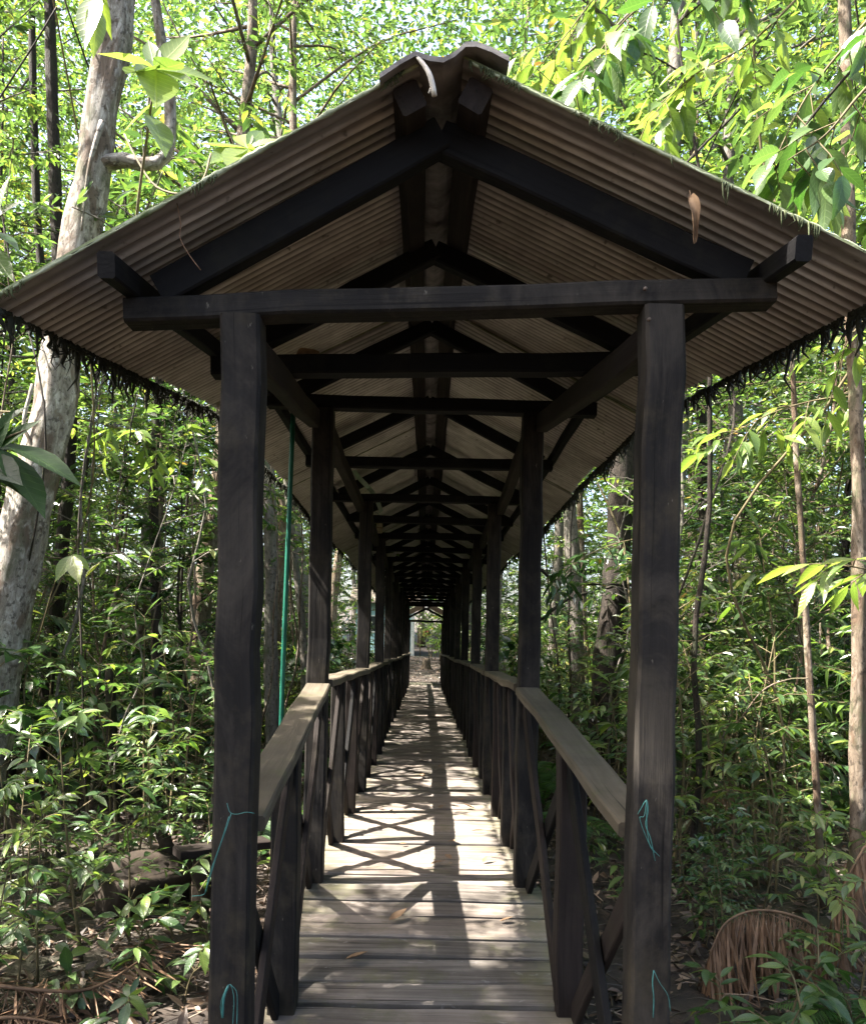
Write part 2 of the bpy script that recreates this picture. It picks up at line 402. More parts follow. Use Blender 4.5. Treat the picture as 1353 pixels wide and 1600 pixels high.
# leaf litter: uncountable
mb = MB(); r = random.Random(3)
for k in range(46000):
    y = 2.2 + 22 * r.random() ** 2.1; x = r.uniform(-1, 1) * (2.4 + y * 0.42)
    if k % 12 == 0: x, y = r.uniform(-3, 3), r.uniform(24.5, 37)
    if noise.noise(V((x * 1.3, y * 1.3, 5))) < -0.25 and r.random() < 0.7: continue
    z = gz(x, y) + r.uniform(0.002, 0.035)
    if k % 7 == 0:      # fallen twig
        d = rvec(r, (-0.12, 0.2)); L = r.uniform(0.08, 0.4)
        tube(mb, [(x, y, z), V((x, y, z)) + d * L * 0.5 + V((0, 0, r.uniform(0, 0.02))), V((x, y, z)) + d * L], [0.004, 0.003, 0.0015], 4, 0, 0, False, rng=r)
        continue
    ln = r.uniform(0.03, 0.085) * (1.5 if r.random() < 0.12 else 1)
    add_leaf(mb, (x, y, z), rvec(r, (-0.25, 0.35)), rvec(r, (0.35, 1)), ln, ln * r.uniform(0.3, 0.6), 1, r.uniform(-1.0, 1.0), r.uniform(-0.5, 0.9))
tag(mb.build('leaf_litter', M['litter']), 'brown fallen leaves covering the forest floor on both sides', 'leaf litter', kind='stuff')

# ================================================================== THE COVERED WALKWAY
wr = random.Random(11)
DECK = 0.437; RAMP0 = 4.05; SL = 0.148
YF = [2.1, 4.11, 6.7, 8.95, 11.35, 13.8, 16.2, 18.6, 21.05, 23.5, 26.3]
YEND = 26.9
def lin(y, y0, y1, a, b): t = min(1, max(0, (y - y0) / (y1 - y0))); return a + (b - a) * t
def deckz(y): return DECK - SL * max(0, RAMP0 - y) + 0.008 * math.sin(y * 0.9)* (1 if y > 4.5 else 0)
def apexz(y):
    z = 3.228 - SL * max(0, 4.11 - y)
    if y > 23.8: z -= 0.36
    return z + 0.015 * math.sin(y * 1.3) * (1 if y > 5 else 0)
def tilt(y): return lin(y, 2.1, 4.11, 0.047, 0.0)
def beamz(y):
    z = 2.795 - 0.163 * max(0, 4.11 - y)
    if y > 23.8: z -= 0.36
    return z
def railz(y): return 1.43 - 0.140 * max(0, 4.11 - y) + 0.012 * math.sin(y * 0.7 + 1) * (1 if y > 5 else 0)
def xc(y): return lin(y, 2.1, 4.11, 0.05, 0.0) + (0.02 if y > 6 else 0)
def ridge_x(y): return lin(y, 2.1, 4.11, 0.014, 0.0) + (0.012 if y > 6 else 0)
PIT = 0.515

walk = tag(empty('covered_walkway', (0, 2.0, 0)), 'long raised wooden walkway with dark posts, handrails and a mossy corrugated gable roof', 'walkway')
def part(mb, name, mat, parent=walk):
    off = V((0, 2.0, 0))
    mb.v = [tuple(V(v) - off) for v in mb.v]
    return mb.build(name, mat, parent)

def lz(y, x): return x * tilt(y)
SPX = {}
for i, y in enumerate(YF):
    hw = 0.5275 if i == 0 else 0.52
    for s in (-1, 1):
        x = xc(y) + s * hw + wr.gauss(0, 0.006)
        if i == 0: x = -0.468 if s < 0 else 0.577
        SPX[i, s] = x
        w = 0.098 if i == 0 else wr.uniform(0.092, 0.106)
        b = MB()
        lean = 0 if i == 0 else wr.gauss(0, 0.008)
        beam(b, (x - lean - (0.006 * s if i == 1 else 0) * -1, y, -0.25 + (0.35 if y > 24 else 0)), (x, y, beamz(y) + lz(y, x) - 0.032), w, w, 16, 0.0026, 0.008, rng=wr)
        part(b, 'post', M['post'])

# tie beams and rafters: one truss per frame and one halfway along each bay
TY = []
for i, y in enumerate(YF):
    TY.append((y, True))
    if i < len(YF) - 2: TY.append(((y + YF[i + 1]) / 2 - (0.12 if i == 0 else 0), False))
for y, full in TY:
    c = xc(y); bz = beamz(y)
    xl, xr = c - 0.80 + wr.gauss(0, 0.015), c + 0.80 + wr.gauss(0, 0.015)
    if y < 2.2: xl, xr = -0.765, 0.855
    b = MB(); h = 0.060 if y < 2.2 else wr.uniform(0.058, 0.068)
    tw = wr.gauss(0, 0.006)
    beam(b, (xl, y - 0.001, bz + lz(y, xl) - tw), (xr, y + 0.001, bz + lz(y, xr) + tw), 0.075, h, 8, 0.0018, 0.006, rng=wr)
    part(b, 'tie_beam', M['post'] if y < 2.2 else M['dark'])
    az = apexz(y)
    for s in (-1, 1):
        b = MB(); hh = 0.082 if y < 2.2 else 0.07
        x1 = c + s * 0.735
        e = V((x1, y, az - PIT * 0.735 + lz(y, x1) - hh / 2)); a = V((ridge_x(y) - s * 0.002, y, az - hh / 2 - 0.004))
        yo = 0.004 * s
        beam(b, a + V((0, yo, 0)), e + V((0, yo, 0)), 0.052, hh, 5, 0.0015, 0.005, rng=wr)
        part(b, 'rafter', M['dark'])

# purlins, one length per bay: two beside the ridge and one at each eave
PY = [1.965] + YF[1:-1] + [YEND - 0.1]
for i in range(len(PY) - 1):
    ya, yb = PY[i], PY[i + 1]
    drop = ya > 23
    for xo, pw, ph in ((-0.078, 0.062, 0.064), (0.078, 0.062, 0.064), (-0.795, 0.04, 0.058), (0.795, 0.04, 0.058)):
        ya2 = ya + 0.35 if drop else ya
        if i == 0 and abs(xo) > 0.5: ya2 = 1.90
        def pz(y):
            yy = max(y, 23.9) if drop else min(y, 23.7)
            x = (xc(y) if abs(xo) > 0.5 else ridge_x(y)) + xo
            if abs(xo) > 0.5: return V((x, y, beamz(yy) + lz(y, x) + 0.058))
            return V((x, y, apexz(yy) - PIT * abs(xo) + lz(y, x) + 0.030))
        b = MB()
        beam(b, pz(ya2), pz(yb - 0.004), pw, ph, 6, 0.002, 0.005, up=(0.46 * (1 if xo > 0 else -1), 0, 0.88) if abs(xo) < 0.5 else (0, 0, 1), rng=wr)
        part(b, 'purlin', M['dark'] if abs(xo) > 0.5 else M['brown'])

# side plates nailed to the outer face of the posts, just under the tie beams
for i in range(len(YF) - 2):
    for s in (-1, 1):
        ya, yb = YF[i] + 0.052, YF[i + 1] - 0.052
        b = MB()
        xa, xb = SPX[i, s] + s * 0.004, SPX[i + 1, s] + s * 0.042
        beam(b, (xa, ya, beamz(ya) + lz(ya, xa) - 0.088), (xb, yb, beamz(yb) + lz(yb, xb) - 0.082), 0.056, 0.088, 6, 0.0025, 0.006, rng=wr)
        part(b, 'side_plate', M['brown'])

# deck: planks across
b = MB(); y = 1.5
while y < YEND - 0.4:
    w = wr.uniform(0.15, 0.21); g = wr.uniform(0.012, 0.026)
    ym = y + w / 2
    xl, xr = xc(ym) - wr.uniform(0.545, 0.60), xc(ym) + wr.uniform(0.545, 0.60)
    z = deckz(ym) - 0.018 + wr.gauss(0, 0.0035); tz = wr.gauss(0, 0.004); ty = wr.gauss(0, 0.006)
    sl = SL if ym < RAMP0 else 0
    beam(b, (xl, ym - ty, z - tz), (xr, ym + ty, z + tz), w - g, 0.036, 5, 0.0022, 0.008, up=(0, -sl, 1), rng=wr)
    y += w
part(b, 'deck', M['deck'])
for s in (-1, 0, 1):
    b = MB(); x = 0.02 + s * 0.42
    beam(b, (x, 1.6, deckz(1.6) - 0.10), (x, RAMP0, DECK - 0.10), 0.07, 0.11, 4, rng=wr)
    beam(b, (x, RAMP0 + 0.01, DECK - 0.11), (x, YEND - 0.5, DECK - 0.11), 0.07, 0.11, 12, rng=wr)
    part(b, 'joist', M['dark'])

# balustrade: handrail boards, balusters and crossed braces per bay
for i in range(len(YF) - 1):
    ya, yb = YF[i], YF[i + 1]
    for s in (-1, 1):
        xa, xb = SPX[i, s], SPX[i + 1, s]
        xf = lambda y: xa + (xb - xa) * (y - ya) / (yb - ya)
        b = MB(); t = 0.04
        y0, y1 = ya + 0.060, yb - 0.056
        beam(b, (xf(y0) - s * 0.004, y0, railz(y0) - t / 2), (xf(y1) - s * 0.004, y1, railz(y1) - t / 2), 0.118, t, 7, 0.0035, 0.006, rng=wr)
        part(b, 'handrail', M['rail'])
        cuts = [ya, 3.05, yb] if i == 0 else [ya, ya + (yb - ya) * 0.34, ya + (yb - ya) * 0.67, yb]
        for y in cuts[1:-1]:
            b = MB(); x = xf(y); w = wr.uniform(0.075, 0.088) if i else 0.098
            lean = wr.gauss(0, 0.012)
            beam(b, (x + lean, y + wr.gauss(0, 0.01), deckz(y) - 0.16), (x, y, railz(y) - t - 0.001), w, w, 6, 0.0025, 0.006, rng=wr)
            part(b, 'baluster', M['post'] if wr.random() < 0.55 else M['brown'])
        for k in range(len(cuts) - 1):
            a, c = cuts[k] + 0.045, cuts[k + 1] - 0.045
            for q in (0, 1):
                b = MB()
                za, zc = (railz(a) - 0.085, deckz(c) - 0.01) if q else (deckz(a) - 0.01, railz(c) - 0.085)
                xo = s * (0.016 if q else -0.014)
                beam(b, (xf(a) + xo, a, za), (xf(c) + xo, c, zc), 0.024, 0.082, 4, 0.002, 0.004, rng=wr)
                part(b, 'cross_brace', M['brown'] if wr.random() < 0.6 else M['dark'])

for px, py, dd in ((1007, 452, 2.055), (1013, 500, 2.045)):
    q = at(px, py, dd); b = MB()
    tube(b, [q, q + V((0, -0.008, 0))], [0.005, 0.004], 8)
    part(b, 'bolt', M['bolt'])
# roof: corrugated sheets laid side by side down both slopes
def roof_sheet(ya, yb, s, lift, low, ov):
    PITCH = 0.047; n = max(8, int((yb - ya) / PITCH * 8)); K = 7
    b = MB(); vs, ls, fs = [], [], []
    ph = wr.uniform(0, 6)
    w0, w1 = 0.045, 1.075 + ov
    for j in range(n + 1):
        y = ya + (yb - ya) * j / n
        wv = 0.0115 * math.sin(2 * PI * y / PITCH + ph) * (lin(y, 1.98, 2.06, 0.12, 1.0) if ya < 2 else 1.0)
        yy = (max(y, 23.85) if low else min(y, 23.7))
        for k in range(K + 1):
            t = k / K; x = s * (w0 + (w1 - w0) * t)
            X = ridge_x(y) + x * (1 + (xc(y) - ridge_x(y)) * s * 0.9)
            z = apexz(yy) - PIT * abs(x) + lz(y, X) + 0.078 + wv + lift + 0.006 * math.sin(3 * t + ph) + 0.004 * noise.noise(V((X * 2, y * 2, ph)))
            if t > 0.95: z += 0.006 * noise.noise(V((y * 9, ph, 0)))
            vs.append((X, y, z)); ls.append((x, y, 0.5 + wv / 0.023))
    m = (n + 1) * (K + 1)
    top = [(v[0], v[1], v[2] + 0.007) for v in vs]
    for j in range(n):
        for k in range(K):
            q = (j * (K + 1) + k, j * (K + 1) + k + 1, (j + 1) * (K + 1) + k + 1, (j + 1) * (K + 1) + k)
            fs.append(q if s < 0 else q[::-1]); qt = tuple(i + m for i in q); fs.append(qt[::-1] if s < 0 else qt)
    rim = [j * (K + 1) for j in range(n + 1)], [j * (K + 1) + K for j in range(n + 1)], list(range(K + 1)), list(range(n * (K + 1), (n + 1) * (K + 1)))
    for rr in rim:
        for a, c in zip(rr, rr[1:]): fs.append((a, c, c + m, a + m))
    b.add(vs + top, fs, ls + ls, 0, True)
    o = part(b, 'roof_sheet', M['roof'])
    e = o.modifiers.new('edges', 'EDGE_SPLIT'); e.split_angle = math.radians(50)
    return o
SE = [1.93]
while SE[-1] < 23.3: SE.append(SE[-1] + (1.09 if len(SE) < 3 else wr.uniform(0.95, 1.08)))
SE[-1] = 23.75
for s in (-1, 1):
    for k in range(len(SE) - 1):
        roof_sheet(SE[k], SE[k + 1] + 0.07, s, (k % 2) * 0.010 + (0.02 if k == 1 else 0), False, wr.uniform(-0.03, 0.03))
    for k in range(3): roof_sheet(23.9 + k, 24.97 + k, s, (k % 2) * 0.01, True, wr.uniform(-0.02, 0.02))

# ridge cap, shaped sheet with two rolls
def cap_prof(s):
    return [(-0.145, -0.045), (-0.10, -0.015), (-0.065, 0.004), (-0.03, -0.008), (0.0, -0.012), (0.025, 0.0), (0.05, 0.022), (0.075, 0.022), (0.11, 0.008), (0.15, -0.014)]
for k in range(0, len(SE) - 1, 2):
    ya, yb = SE[k] - (0.035 if k == 0 else 0), SE[min(k + 2, len(SE) - 1)] + 0.05
    b = MB(); vs, fs, ls = [], [], []; pr = cap_prof(0); n = len(pr); st = 8
    for j in range(st + 1):
        y = ya + (yb - ya) * j / st
        for dz in (0, 0.012):
            for x, z in pr:
                X = ridge_x(y) + x
                vs.append((X, y, apexz(min(y, 23.7)) + lz(y, X) + 0.045 + z + dz + 0.008 * (k % 4 == 2))); ls.append((x, y, dz))
    for j in range(st):
        for i in range(n - 1):
            a = j * 2 * n + i; c = a + 2 * n
            fs.append((a, a + 1, c + 1, c)); fs.append((a + n, c + n, c + n + 1, a + n + 1))
        for i in (0, n - 1):
            a = j * 2 * n + i; c = a + 2 * n; fs.append((a, c, c + n, a + n))
    for j in (0, st):
        for i in range(n - 1):
            a = j * 2 * n + i; fs.append((a, a + n, a + n + 1, a + 1))
    b.add(vs, fs, ls)
    part(b, 'ridge_cap', M['cap'])

# dark moss strands hanging from both eaves, and green moss on the front verges
fr = random.Random(5)
for s in (-1, 1):
    for k in range(len(SE) - 1):
        b = MB(); ya, yb = SE[k], SE[k + 1]
        n = int(190 if k < 7 else 50)
        for q in range(n):
            y = fr.uniform(ya, yb)
            cl = 0.5 + noise.noise(V((y * 3.1, s * 5, 1)))
            if fr.random() > cl + 0.35: continue
            X = ridge_x(y) + s * 1.062 * (1 + (xc(y) - ridge_x(y)) * s * 0.9)
            z = apexz(min(y, 23.7)) - PIT * 1.062 + lz(y, X) + 0.062
            L = (0.015 + 0.085 * fr.random() ** 2.2) * (0.5 + max(0, cl)) * (1.5 if fr.random() < 0.06 else 1)
            w = fr.uniform(0.002, 0.008)
            p = V((X, y, z)); pts = [p, p + V((fr.gauss(0, .006), fr.gauss(0, .006), -L * 0.4)), p + V((fr.gauss(0, .012), fr.gauss(0, .012), -L * 0.75)), p + V((fr.gauss(0, .016), fr.gauss(0, .016), -L))]
            tube(b, pts, [w * 1.1, w, w * 0.6, w * 0.15], 4, 0, 0.5, rng=fr)
        tag(part(b, 'hanging_moss', M['fringe']), kind='stuff')
    b = MB(); lip = []; lr = []
    for q in range(241):
        t = q / 240; x = ridge_x(1.93) + s * (0.06 + 1.02 * t) * (1 + 0.034 * s)
        nn = noise.noise(V((t * 14, s * 3, 0.5))); n2 = noise.noise(V((t * 60, s * 3, 4.5)))
        lip.append(V((x, 1.932 + 0.004 * n2, apexz(1.93) - PIT * (0.06 + 1.02 * t) + lz(1.93, x) + 0.083 + 0.017 * math.sin(2 * PI * 1.93 / 0.066) * 0 + 0.004 * n2)))
        lr.append(max(0.0015, 0.0042 + 0.004 * nn + 0.003 * n2))
    tube(b, lip, lr, 7, 0, 0.5, rng=fr)
    tag(part(b, 'verge_moss', M['moss']), kind='stuff'); b = MB()
    for q in range(260):
        i = fr.randrange(240); p = lip[i]; t = i / 240
        if noise.noise(V((t * 9, s * 7, 2))) < (0.25 if s < 0 else 0.0): continue
        L = fr.uniform(0.006, 0.028) * (2.2 if (s > 0 and t > 0.55 and fr.random() < 0.3) else 1)
        tube(b, [p + V((0, -0.006, 0)), p + V((fr.gauss(0, .004), -0.006, -L * .6)), p + V((fr.gauss(0, .006), -0.004, -L))], [0.0022, 0.0018, 0.0006], 4, 0, 0.4, rng=fr)
    tag(part(b, 'hanging_moss', M['drip']), kind='stuff')

# ================================================================== SMALL THINGS ON THE WALKWAY
def thing_tube(name, label, cat, chains, mat, group=None):
    b = MB()
    for pts, rad, sides in chains: tube(b, pts, rad, sides)
    o = V(chains[0][0][0]); b.v = [tuple(V(v) - o) for v in b.v]
    return tag(b.build(name, mat, None, o), label, cat, group)

thing_tube('green_pole', 'thin green painted pole standing outside the left handrail by the second post', 'pole',
           [(spline([at(440, 1135, 4.25) - V((0, 0, 0.95)), at(440, 1120, 4.25), at(449, 880, 4.22), at(459, 634, 4.2)], 10), 0.0125, 10)], M['green_pole'])
d = 2.036
thing_tube('twine', 'teal twine tied round the left front post at handrail height with a long loose end', 'twine', [
    (spline([at(398, 1271, d), at(385, 1269, d - .004), at(372, 1272, d - .006), at(360, 1270, d - .004), at(355, 1255, d - .01)], 10), 0.00099, 5),
    (spline([at(362, 1270, d - .004), at(352, 1300, d - .006), at(338, 1340, d), at(324, 1385, d + .01), at(318, 1398, d + .03), at(300, 1400, d + .08)], 14), 0.00118, 5),
    (spline([at(358, 1276, d - .006), at(345, 1318, d - .006), at(330, 1360, d), at(322, 1395, d + .02), at(326, 1370, d + .03)], 12), 0.00099, 5)], M['twine'])
thing_tube('twine', 'frayed teal twine looped low on the left front post near the ground', 'twine', [
    (spline([at(347, 1590, d), at(345, 1570, d - .004), at(352, 1548, d - .006), at(360, 1538, d - .008), at(366, 1560, d - .005), at(364, 1599, d), at(362, 1640, d)], 14), 0.00099, 5),
    (spline([at(360, 1538, d - .008), at(370, 1550, d - .006), at(371, 1580, d - .004), at(369, 1630, d)], 10), 0.00099, 5),
    (spline([at(357, 1540, d - .006), at(350, 1560, d - .008), at(348, 1590, d - .004)], 8), 0.003, 5)], M['twine'])
thing_tube('twine', 'frayed light blue twine hanging from a nail on the right front post at handrail height', 'twine', [
    (spline([at(996, 1272, d), at(1002, 1262, d - .006), at(1010, 1250, d - .01), at(1012, 1270, d - .008), at(1008, 1288, d - .006), at(1016, 1310, d - .006), at(1023, 1345, d - .004)], 16), 0.00105, 5),
    (spline([at(1010, 1250, d - .01), at(1006, 1275, d - .008), at(999, 1278, d - .006), at(1008, 1305, d - .006), at(1018, 1325, d - .006), at(1030, 1338, d - .004)], 16), 0.00093, 5),
    (spline([at(1011, 1252, d - .008), at(1010, 1285, d - .01), at(1014, 1318, d - .008), at(1022, 1332, d - .006)], 12), 0.00087, 5)], M['twine'])
thing_tube('twine', 'short teal twine dangling low on the right front post', 'twine', [
    (spline([at(1021, 1516, d - .006), at(1019, 1535, d - .008), at(1021, 1560, d - .006), at(1020, 1590, d - .004)], 10), 0.00136, 5),
    (spline([at(1021, 1516, d - .006), at(1030, 1535, d - .006), at(1043, 1555, d - .004), at(1047, 1580, d - .002)], 10), 0.00081, 5)], M['twine'])
b = MB()
thing_tube('dry_stalk', 'bleached white bent stalk hanging over the front of the roof ridge', 'dry stalk', [
    (spline([at(643, 84, 1.92), at(652, 90, 1.90), at(664, 104, 1.885), at(673, 122, 1.88), at(679, 150, 1.885)], 12), [0.003, .0035, .004, .004, .0045, .005, .005, .0055, .006, .0062, .0064, .0065, .0062], 7),
    (spline([at(676, 130, 1.88), at(672, 140, 1.883), at(670, 146, 1.885)], 4), 0.002, 5)], M['pale'])
thing_tube('dry_tendril', 'thin dry tendril dangling under the left front edge of the roof', 'tendril', [
    (spline([at(277, 318, 1.96), at(283, 350, 1.96), at(282, 372, 1.965), at(296, 398, 1.97), at(314, 422, 1.97)], 12), 0.0011, 5)], M['straw'])

def curled_leaf(name, label, a, c, wid, mat):
    a, c = V(a), V(c); b = MB(); d = c - a; L = d.length
    sd = d.cross(V((0, 1, 0))).normalized(); n = V((0, -1, 0))
    vs, fs, ls = [], [], []; K = 9
    for i in range(K):
        t = i / (K - 1); w = wid * math.sin(PI * (0.06 + 0.9 * t)) ** 0.8
        for j in range(5):
            u = (j - 2) / 2
            vs.append(a + d * t + sd * (u * w * (0.5 + 0.1 * math.sin(7 * t))) + n * (abs(u) ** 1.5 * w * 0.8 + 0.01 * math.sin(5 * t + u)))
            ls.append((t, u, 0))
    for i in range(K - 1):
        for j in range(4): fs.append((i * 5 + j, i * 5 + j + 1, i * 5 + j + 6, i * 5 + j + 5))
    b.add(vs, fs, ls, 0, True)
    tube(b, [a - d * 0.12, a, a + d * 0.5, c], [0.001, 0.0018, 0.0016, 0.0008], 5)
    b.v = [tuple(V(v) - a) for v in b.v]
    return tag(b.build(name, mat, None, a), label, 'leaf')
curled_leaf('dead_leaf', 'curled brown dead leaf hanging under the right front edge of the roof', at(1078, 306, 1.94), at(1086, 378, 1.94), 0.024, M['deadleaf'])
curled_leaf('dead_leaf', 'pale torn dead leaf caught under the roof above the left rafter', at(464, 565, 3.0), at(500, 552, 3.0), 0.05, M['deadleaf'])

# pale strap hanging between the left beams, and the canister below it
b = MB()
sp = spline([at(548, 729, 6.6), at(560, 745, 6.63), at(574, 760, 6.66), at(584, 772, 6.78), at(591, 786, 6.8), at(596, 800, 6.8)], 14)
vs, ls, fs = [], [], []
for i, p in enumerate(sp):
    for sgn in (-1, 1):
        for q in (0, 1): vs.append(p + V((sgn * 0.014, q * 0.004, sgn * 0.012))); ls.append((i, sgn, q))
for i in range(len(sp) - 1):
    a = i * 4; fs += [(a, a + 2, a + 6, a + 4), (a + 1, a + 5, a + 7, a + 3), (a, a + 4, a + 5, a + 1), (a + 2, a + 3, a + 7, a + 6)]
fs += [(0, 1, 3, 2), tuple(x + 4 * (len(sp) - 1) for x in (0, 2, 3, 1))]
b.add(vs, fs, ls); o0 = sp[0].copy(); b.v = [tuple(V(v) - o0) for v in b.v]
tag(b.build('strap', M['ribbon'], None, o0), 'pale green strap hanging slack between two tie beams on the left', 'strap')
c0 = at(593, 820, 8.6)
cr = empty('canister', c0); tag(cr, 'small yellowed canister hung at the top of a left post below the pale strap', 'canister')
b = MB(); tube(b, [(0, 0, -0.085), (0, 0, -0.08), (0, 0, 0.07), (0, 0, 0.085)], [0.028, 0.034, 0.034, 0.026], 14); b.build('can_body', M['canister'], cr)
b = MB()
for z in (-0.04, 0.03): tube(b, [(0, 0, z), (0, 0, z + 0.01)], [0.0365, 0.0365], 14)
b.build('band', M['straw'], cr)
b = MB(); tube(b, [(0, 0, 0.08), (-0.02, 0, 0.12), (-0.06, 0.02, 0.14)], 0.003, 5); b.build('hanger', M['twine'], cr)

# fallen leaves lying on the planks
r = random.Random(21)
pm = []
for k in range(4):
    b = MB(); ln = 0.075
    add_leaf(b, (-ln / 2, 0, 0.006), (1, 0, 0.12 if k % 2 else 0.02), (0, 0.1 * (k - 1.5), 1), ln, 0.034, 2, r.uniform(-0.7, 0.2), r.uniform(-0.1, 0.7))
    pm.append(b.mesh('fallen_leaf', M['deadleaf']))
for px, py in ((703, 1352), (684, 1352), (708, 1316), (746, 1298), (630, 1320), (438, 1526), (556, 1505), (620, 1440), (690, 1262), (720, 1250), (733, 1262), (612, 1270), (760, 1345), (688, 1200), (660, 1215), (700, 1340), (790, 1440)):
    dv = (py - VY) / F
    dd = 1.163 / dv
    if dd < RAMP0: dd = (1.163 + SL * RAMP0) / (dv + SL)
    p = at(px, py, dd); p.z = deckz(p.y) + 0.006
    o = link('fallen_leaf', r.choice(pm), None, p); o.rotation_euler = (0, 0, r.uniform(0, 6.28)); o.scale = (r.uniform(0.7, 1.3),) * 3
    if p.y < RAMP0: o.rotation_euler.x = 0.0
    side = 'left edge' if p.x < -0.25 else ('right edge' if p.x > 0.3 else 'middle')
    where = 'the near sloping planks' if p.y < RAMP0 else ('the sunlit level planks' if p.y < 6 else 'the shaded far planks')
    tag(o, f'small dry brown leaf lying near the {side} of {where}', 'leaf', f'dry leaves on the {side} of {where}')

# ================================================================== FOREST
def path_up(r, H, lean, wob, n=9):
    pts = []; a = r.uniform(0, 6.28); x = y = 0
    for i in range(n):
        t = i / (n - 1)
        x += math.cos(a) * lean * H / n + r.gauss(0, wob * H / n); y += math.sin(a) * lean * H / n + r.gauss(0, wob * H / n)
        pts.append(V((x if i else 0, y if i else 0, t * H)))
    return spline(pts, n * 2)

def leaf_spray(mb, r, tip, d, n, ln, asp, lod, spread, mi=0, drp=(0.1, 0.6)):
    """leaves alternating along a twig that ends at tip"""
    d = V(d).normalized(); sd = d.cross(V((0, 0, 1)))
    if sd.length < 0.05: sd = V((1, 0, 0))
    sd.normalize()
    for k in range(n):
        t = k / max(1, n - 1)
        s = 1 if k % 2 else -1
        p = V(tip) - d * spread * (1 - t)
        ld = (d * r.uniform(0.5, 0.9) + sd * s * r.uniform(0.5, 1.1) * (1 - 0.7 * (k == n - 1)) + V((0, 0, r.uniform(-0.5, 0.15)))).normalized()
        nn = (V((0, 0, 1)) + rvec(r) * 0.55)
        l = ln * r.uniform(0.65, 1.2)
        add_leaf(mb, p, ld, nn, l, l * asp * r.uniform(0.85, 1.15), lod, r.uniform(*drp), 0.3, mi)

def tree_meshes(seed, H, r0, z0, nl, ntw, nlf, ln, asp, reach, bk, lf, lod=1, lean=0.06, wob=0.08, up=0.5):
    """tapered trunk with limbs, and a crown of leaf sprays on twigs"""
    r = random.Random(seed); tr = MB(); cw = MB()
    p = path_up(r, H, lean, wob); n = len(p)
    rad = [r0 * (1 - 0.82 * i / (n - 1)) * (1.35 if i == 0 else 1) for i in range(n)]
    tube(tr, p, rad, 9, 0, 0.25, rng=r)
    for k in range(nl):
        t = z0 + (1 - z0) * ((k + r.random()) / nl); i = min(n - 2, int(t * (n - 1))); b = p[i].lerp(p[i + 1], t * (n - 1) - i)
        a = k * 2.4 + r.uniform(-0.5, 0.5)
        L = reach * (1.0 - 0.45 * abs(2 * (t - z0) / (1 - z0) - 0.8)) * r.uniform(0.6, 1.15)
        e = b + V((math.cos(a) * L, math.sin(a) * L, L * r.uniform(up - 0.45, up + 0.25)))
        m = b.lerp(e, 0.5) + V((0, 0, L * r.uniform(-0.05, 0.12)))
        lp = spline([b, m, e], 6)
        tube(tr, lp, [max(0.006, rad[i] * 0.42 * (1 - 0.8 * q / 6)) for q in range(7)], 5, 0, 0, rng=r)
        for w in range(ntw):
            q = r.uniform(0.25, 1); j = min(5, int(q * 6)); s = lp[j].lerp(lp[j + 1], q * 6 - j)
            td = ((e - b).normalized() * 0.5 + rvec(r, (-0.5, 0.6))).normalized(); tl = reach * r.uniform(0.12, 0.34)
            tp = s + td * tl
            tube(tr, [s, s.lerp(tp, 0.5) + V((0, 0, 0.02)), tp], [0.005, 0.0035, 0.002], 3, 0, 0, False, rng=r)
            leaf_spray(cw, r, tp, td, nlf, ln, asp, lod, tl * 0.8)
    return tr.mesh('trunk', M[bk]), cw.mesh('crown', M[lf])

TALL = [tree_meshes(101, 13, 0.10, 0.30, 34, 10, 10, 0.135, 0.42, 2.3, 'bark_grey', 'leaf_mix'),
        tree_meshes(102, 15, 0.13, 0.35, 36, 10, 10, 0.13, 0.40, 2.6, 'bark_tan', 'leaf_light'),
        tree_meshes(103, 12, 0.08, 0.22, 36, 11, 10, 0.115, 0.46, 2.0, 'bark_dark', 'leaf_mix'),
        tree_meshes(104, 16, 0.15, 0.40, 38, 10, 10, 0.145, 0.42, 2.9, 'bark_grey', 'leaf_light')]
YOUNG = [tree_meshes(201, 4.6, 0.028, 0.16, 24, 9, 10, 0.095, 0.38, 1.0, 'bark_tan', 'leaf_light', 1, 0.08, 0.14),
         tree_meshes(202, 5.6, 0.035, 0.20, 28, 9, 10, 0.09, 0.42, 1.2, 'bark_grey', 'leaf_mix', 1, 0.06, 0.12),
         tree_meshes(203, 3.6, 0.022, 0.12, 22, 9, 10, 0.10, 0.34, 0.85, 'bark_dark', 'leaf_dark', 1, 0.08, 0.16),
         tree_meshes(204, 6.4, 0.04, 0.28, 28, 10, 10, 0.11, 0.36, 1.4, 'bark_tan', 'leaf_light', 1, 0.05, 0.1)]

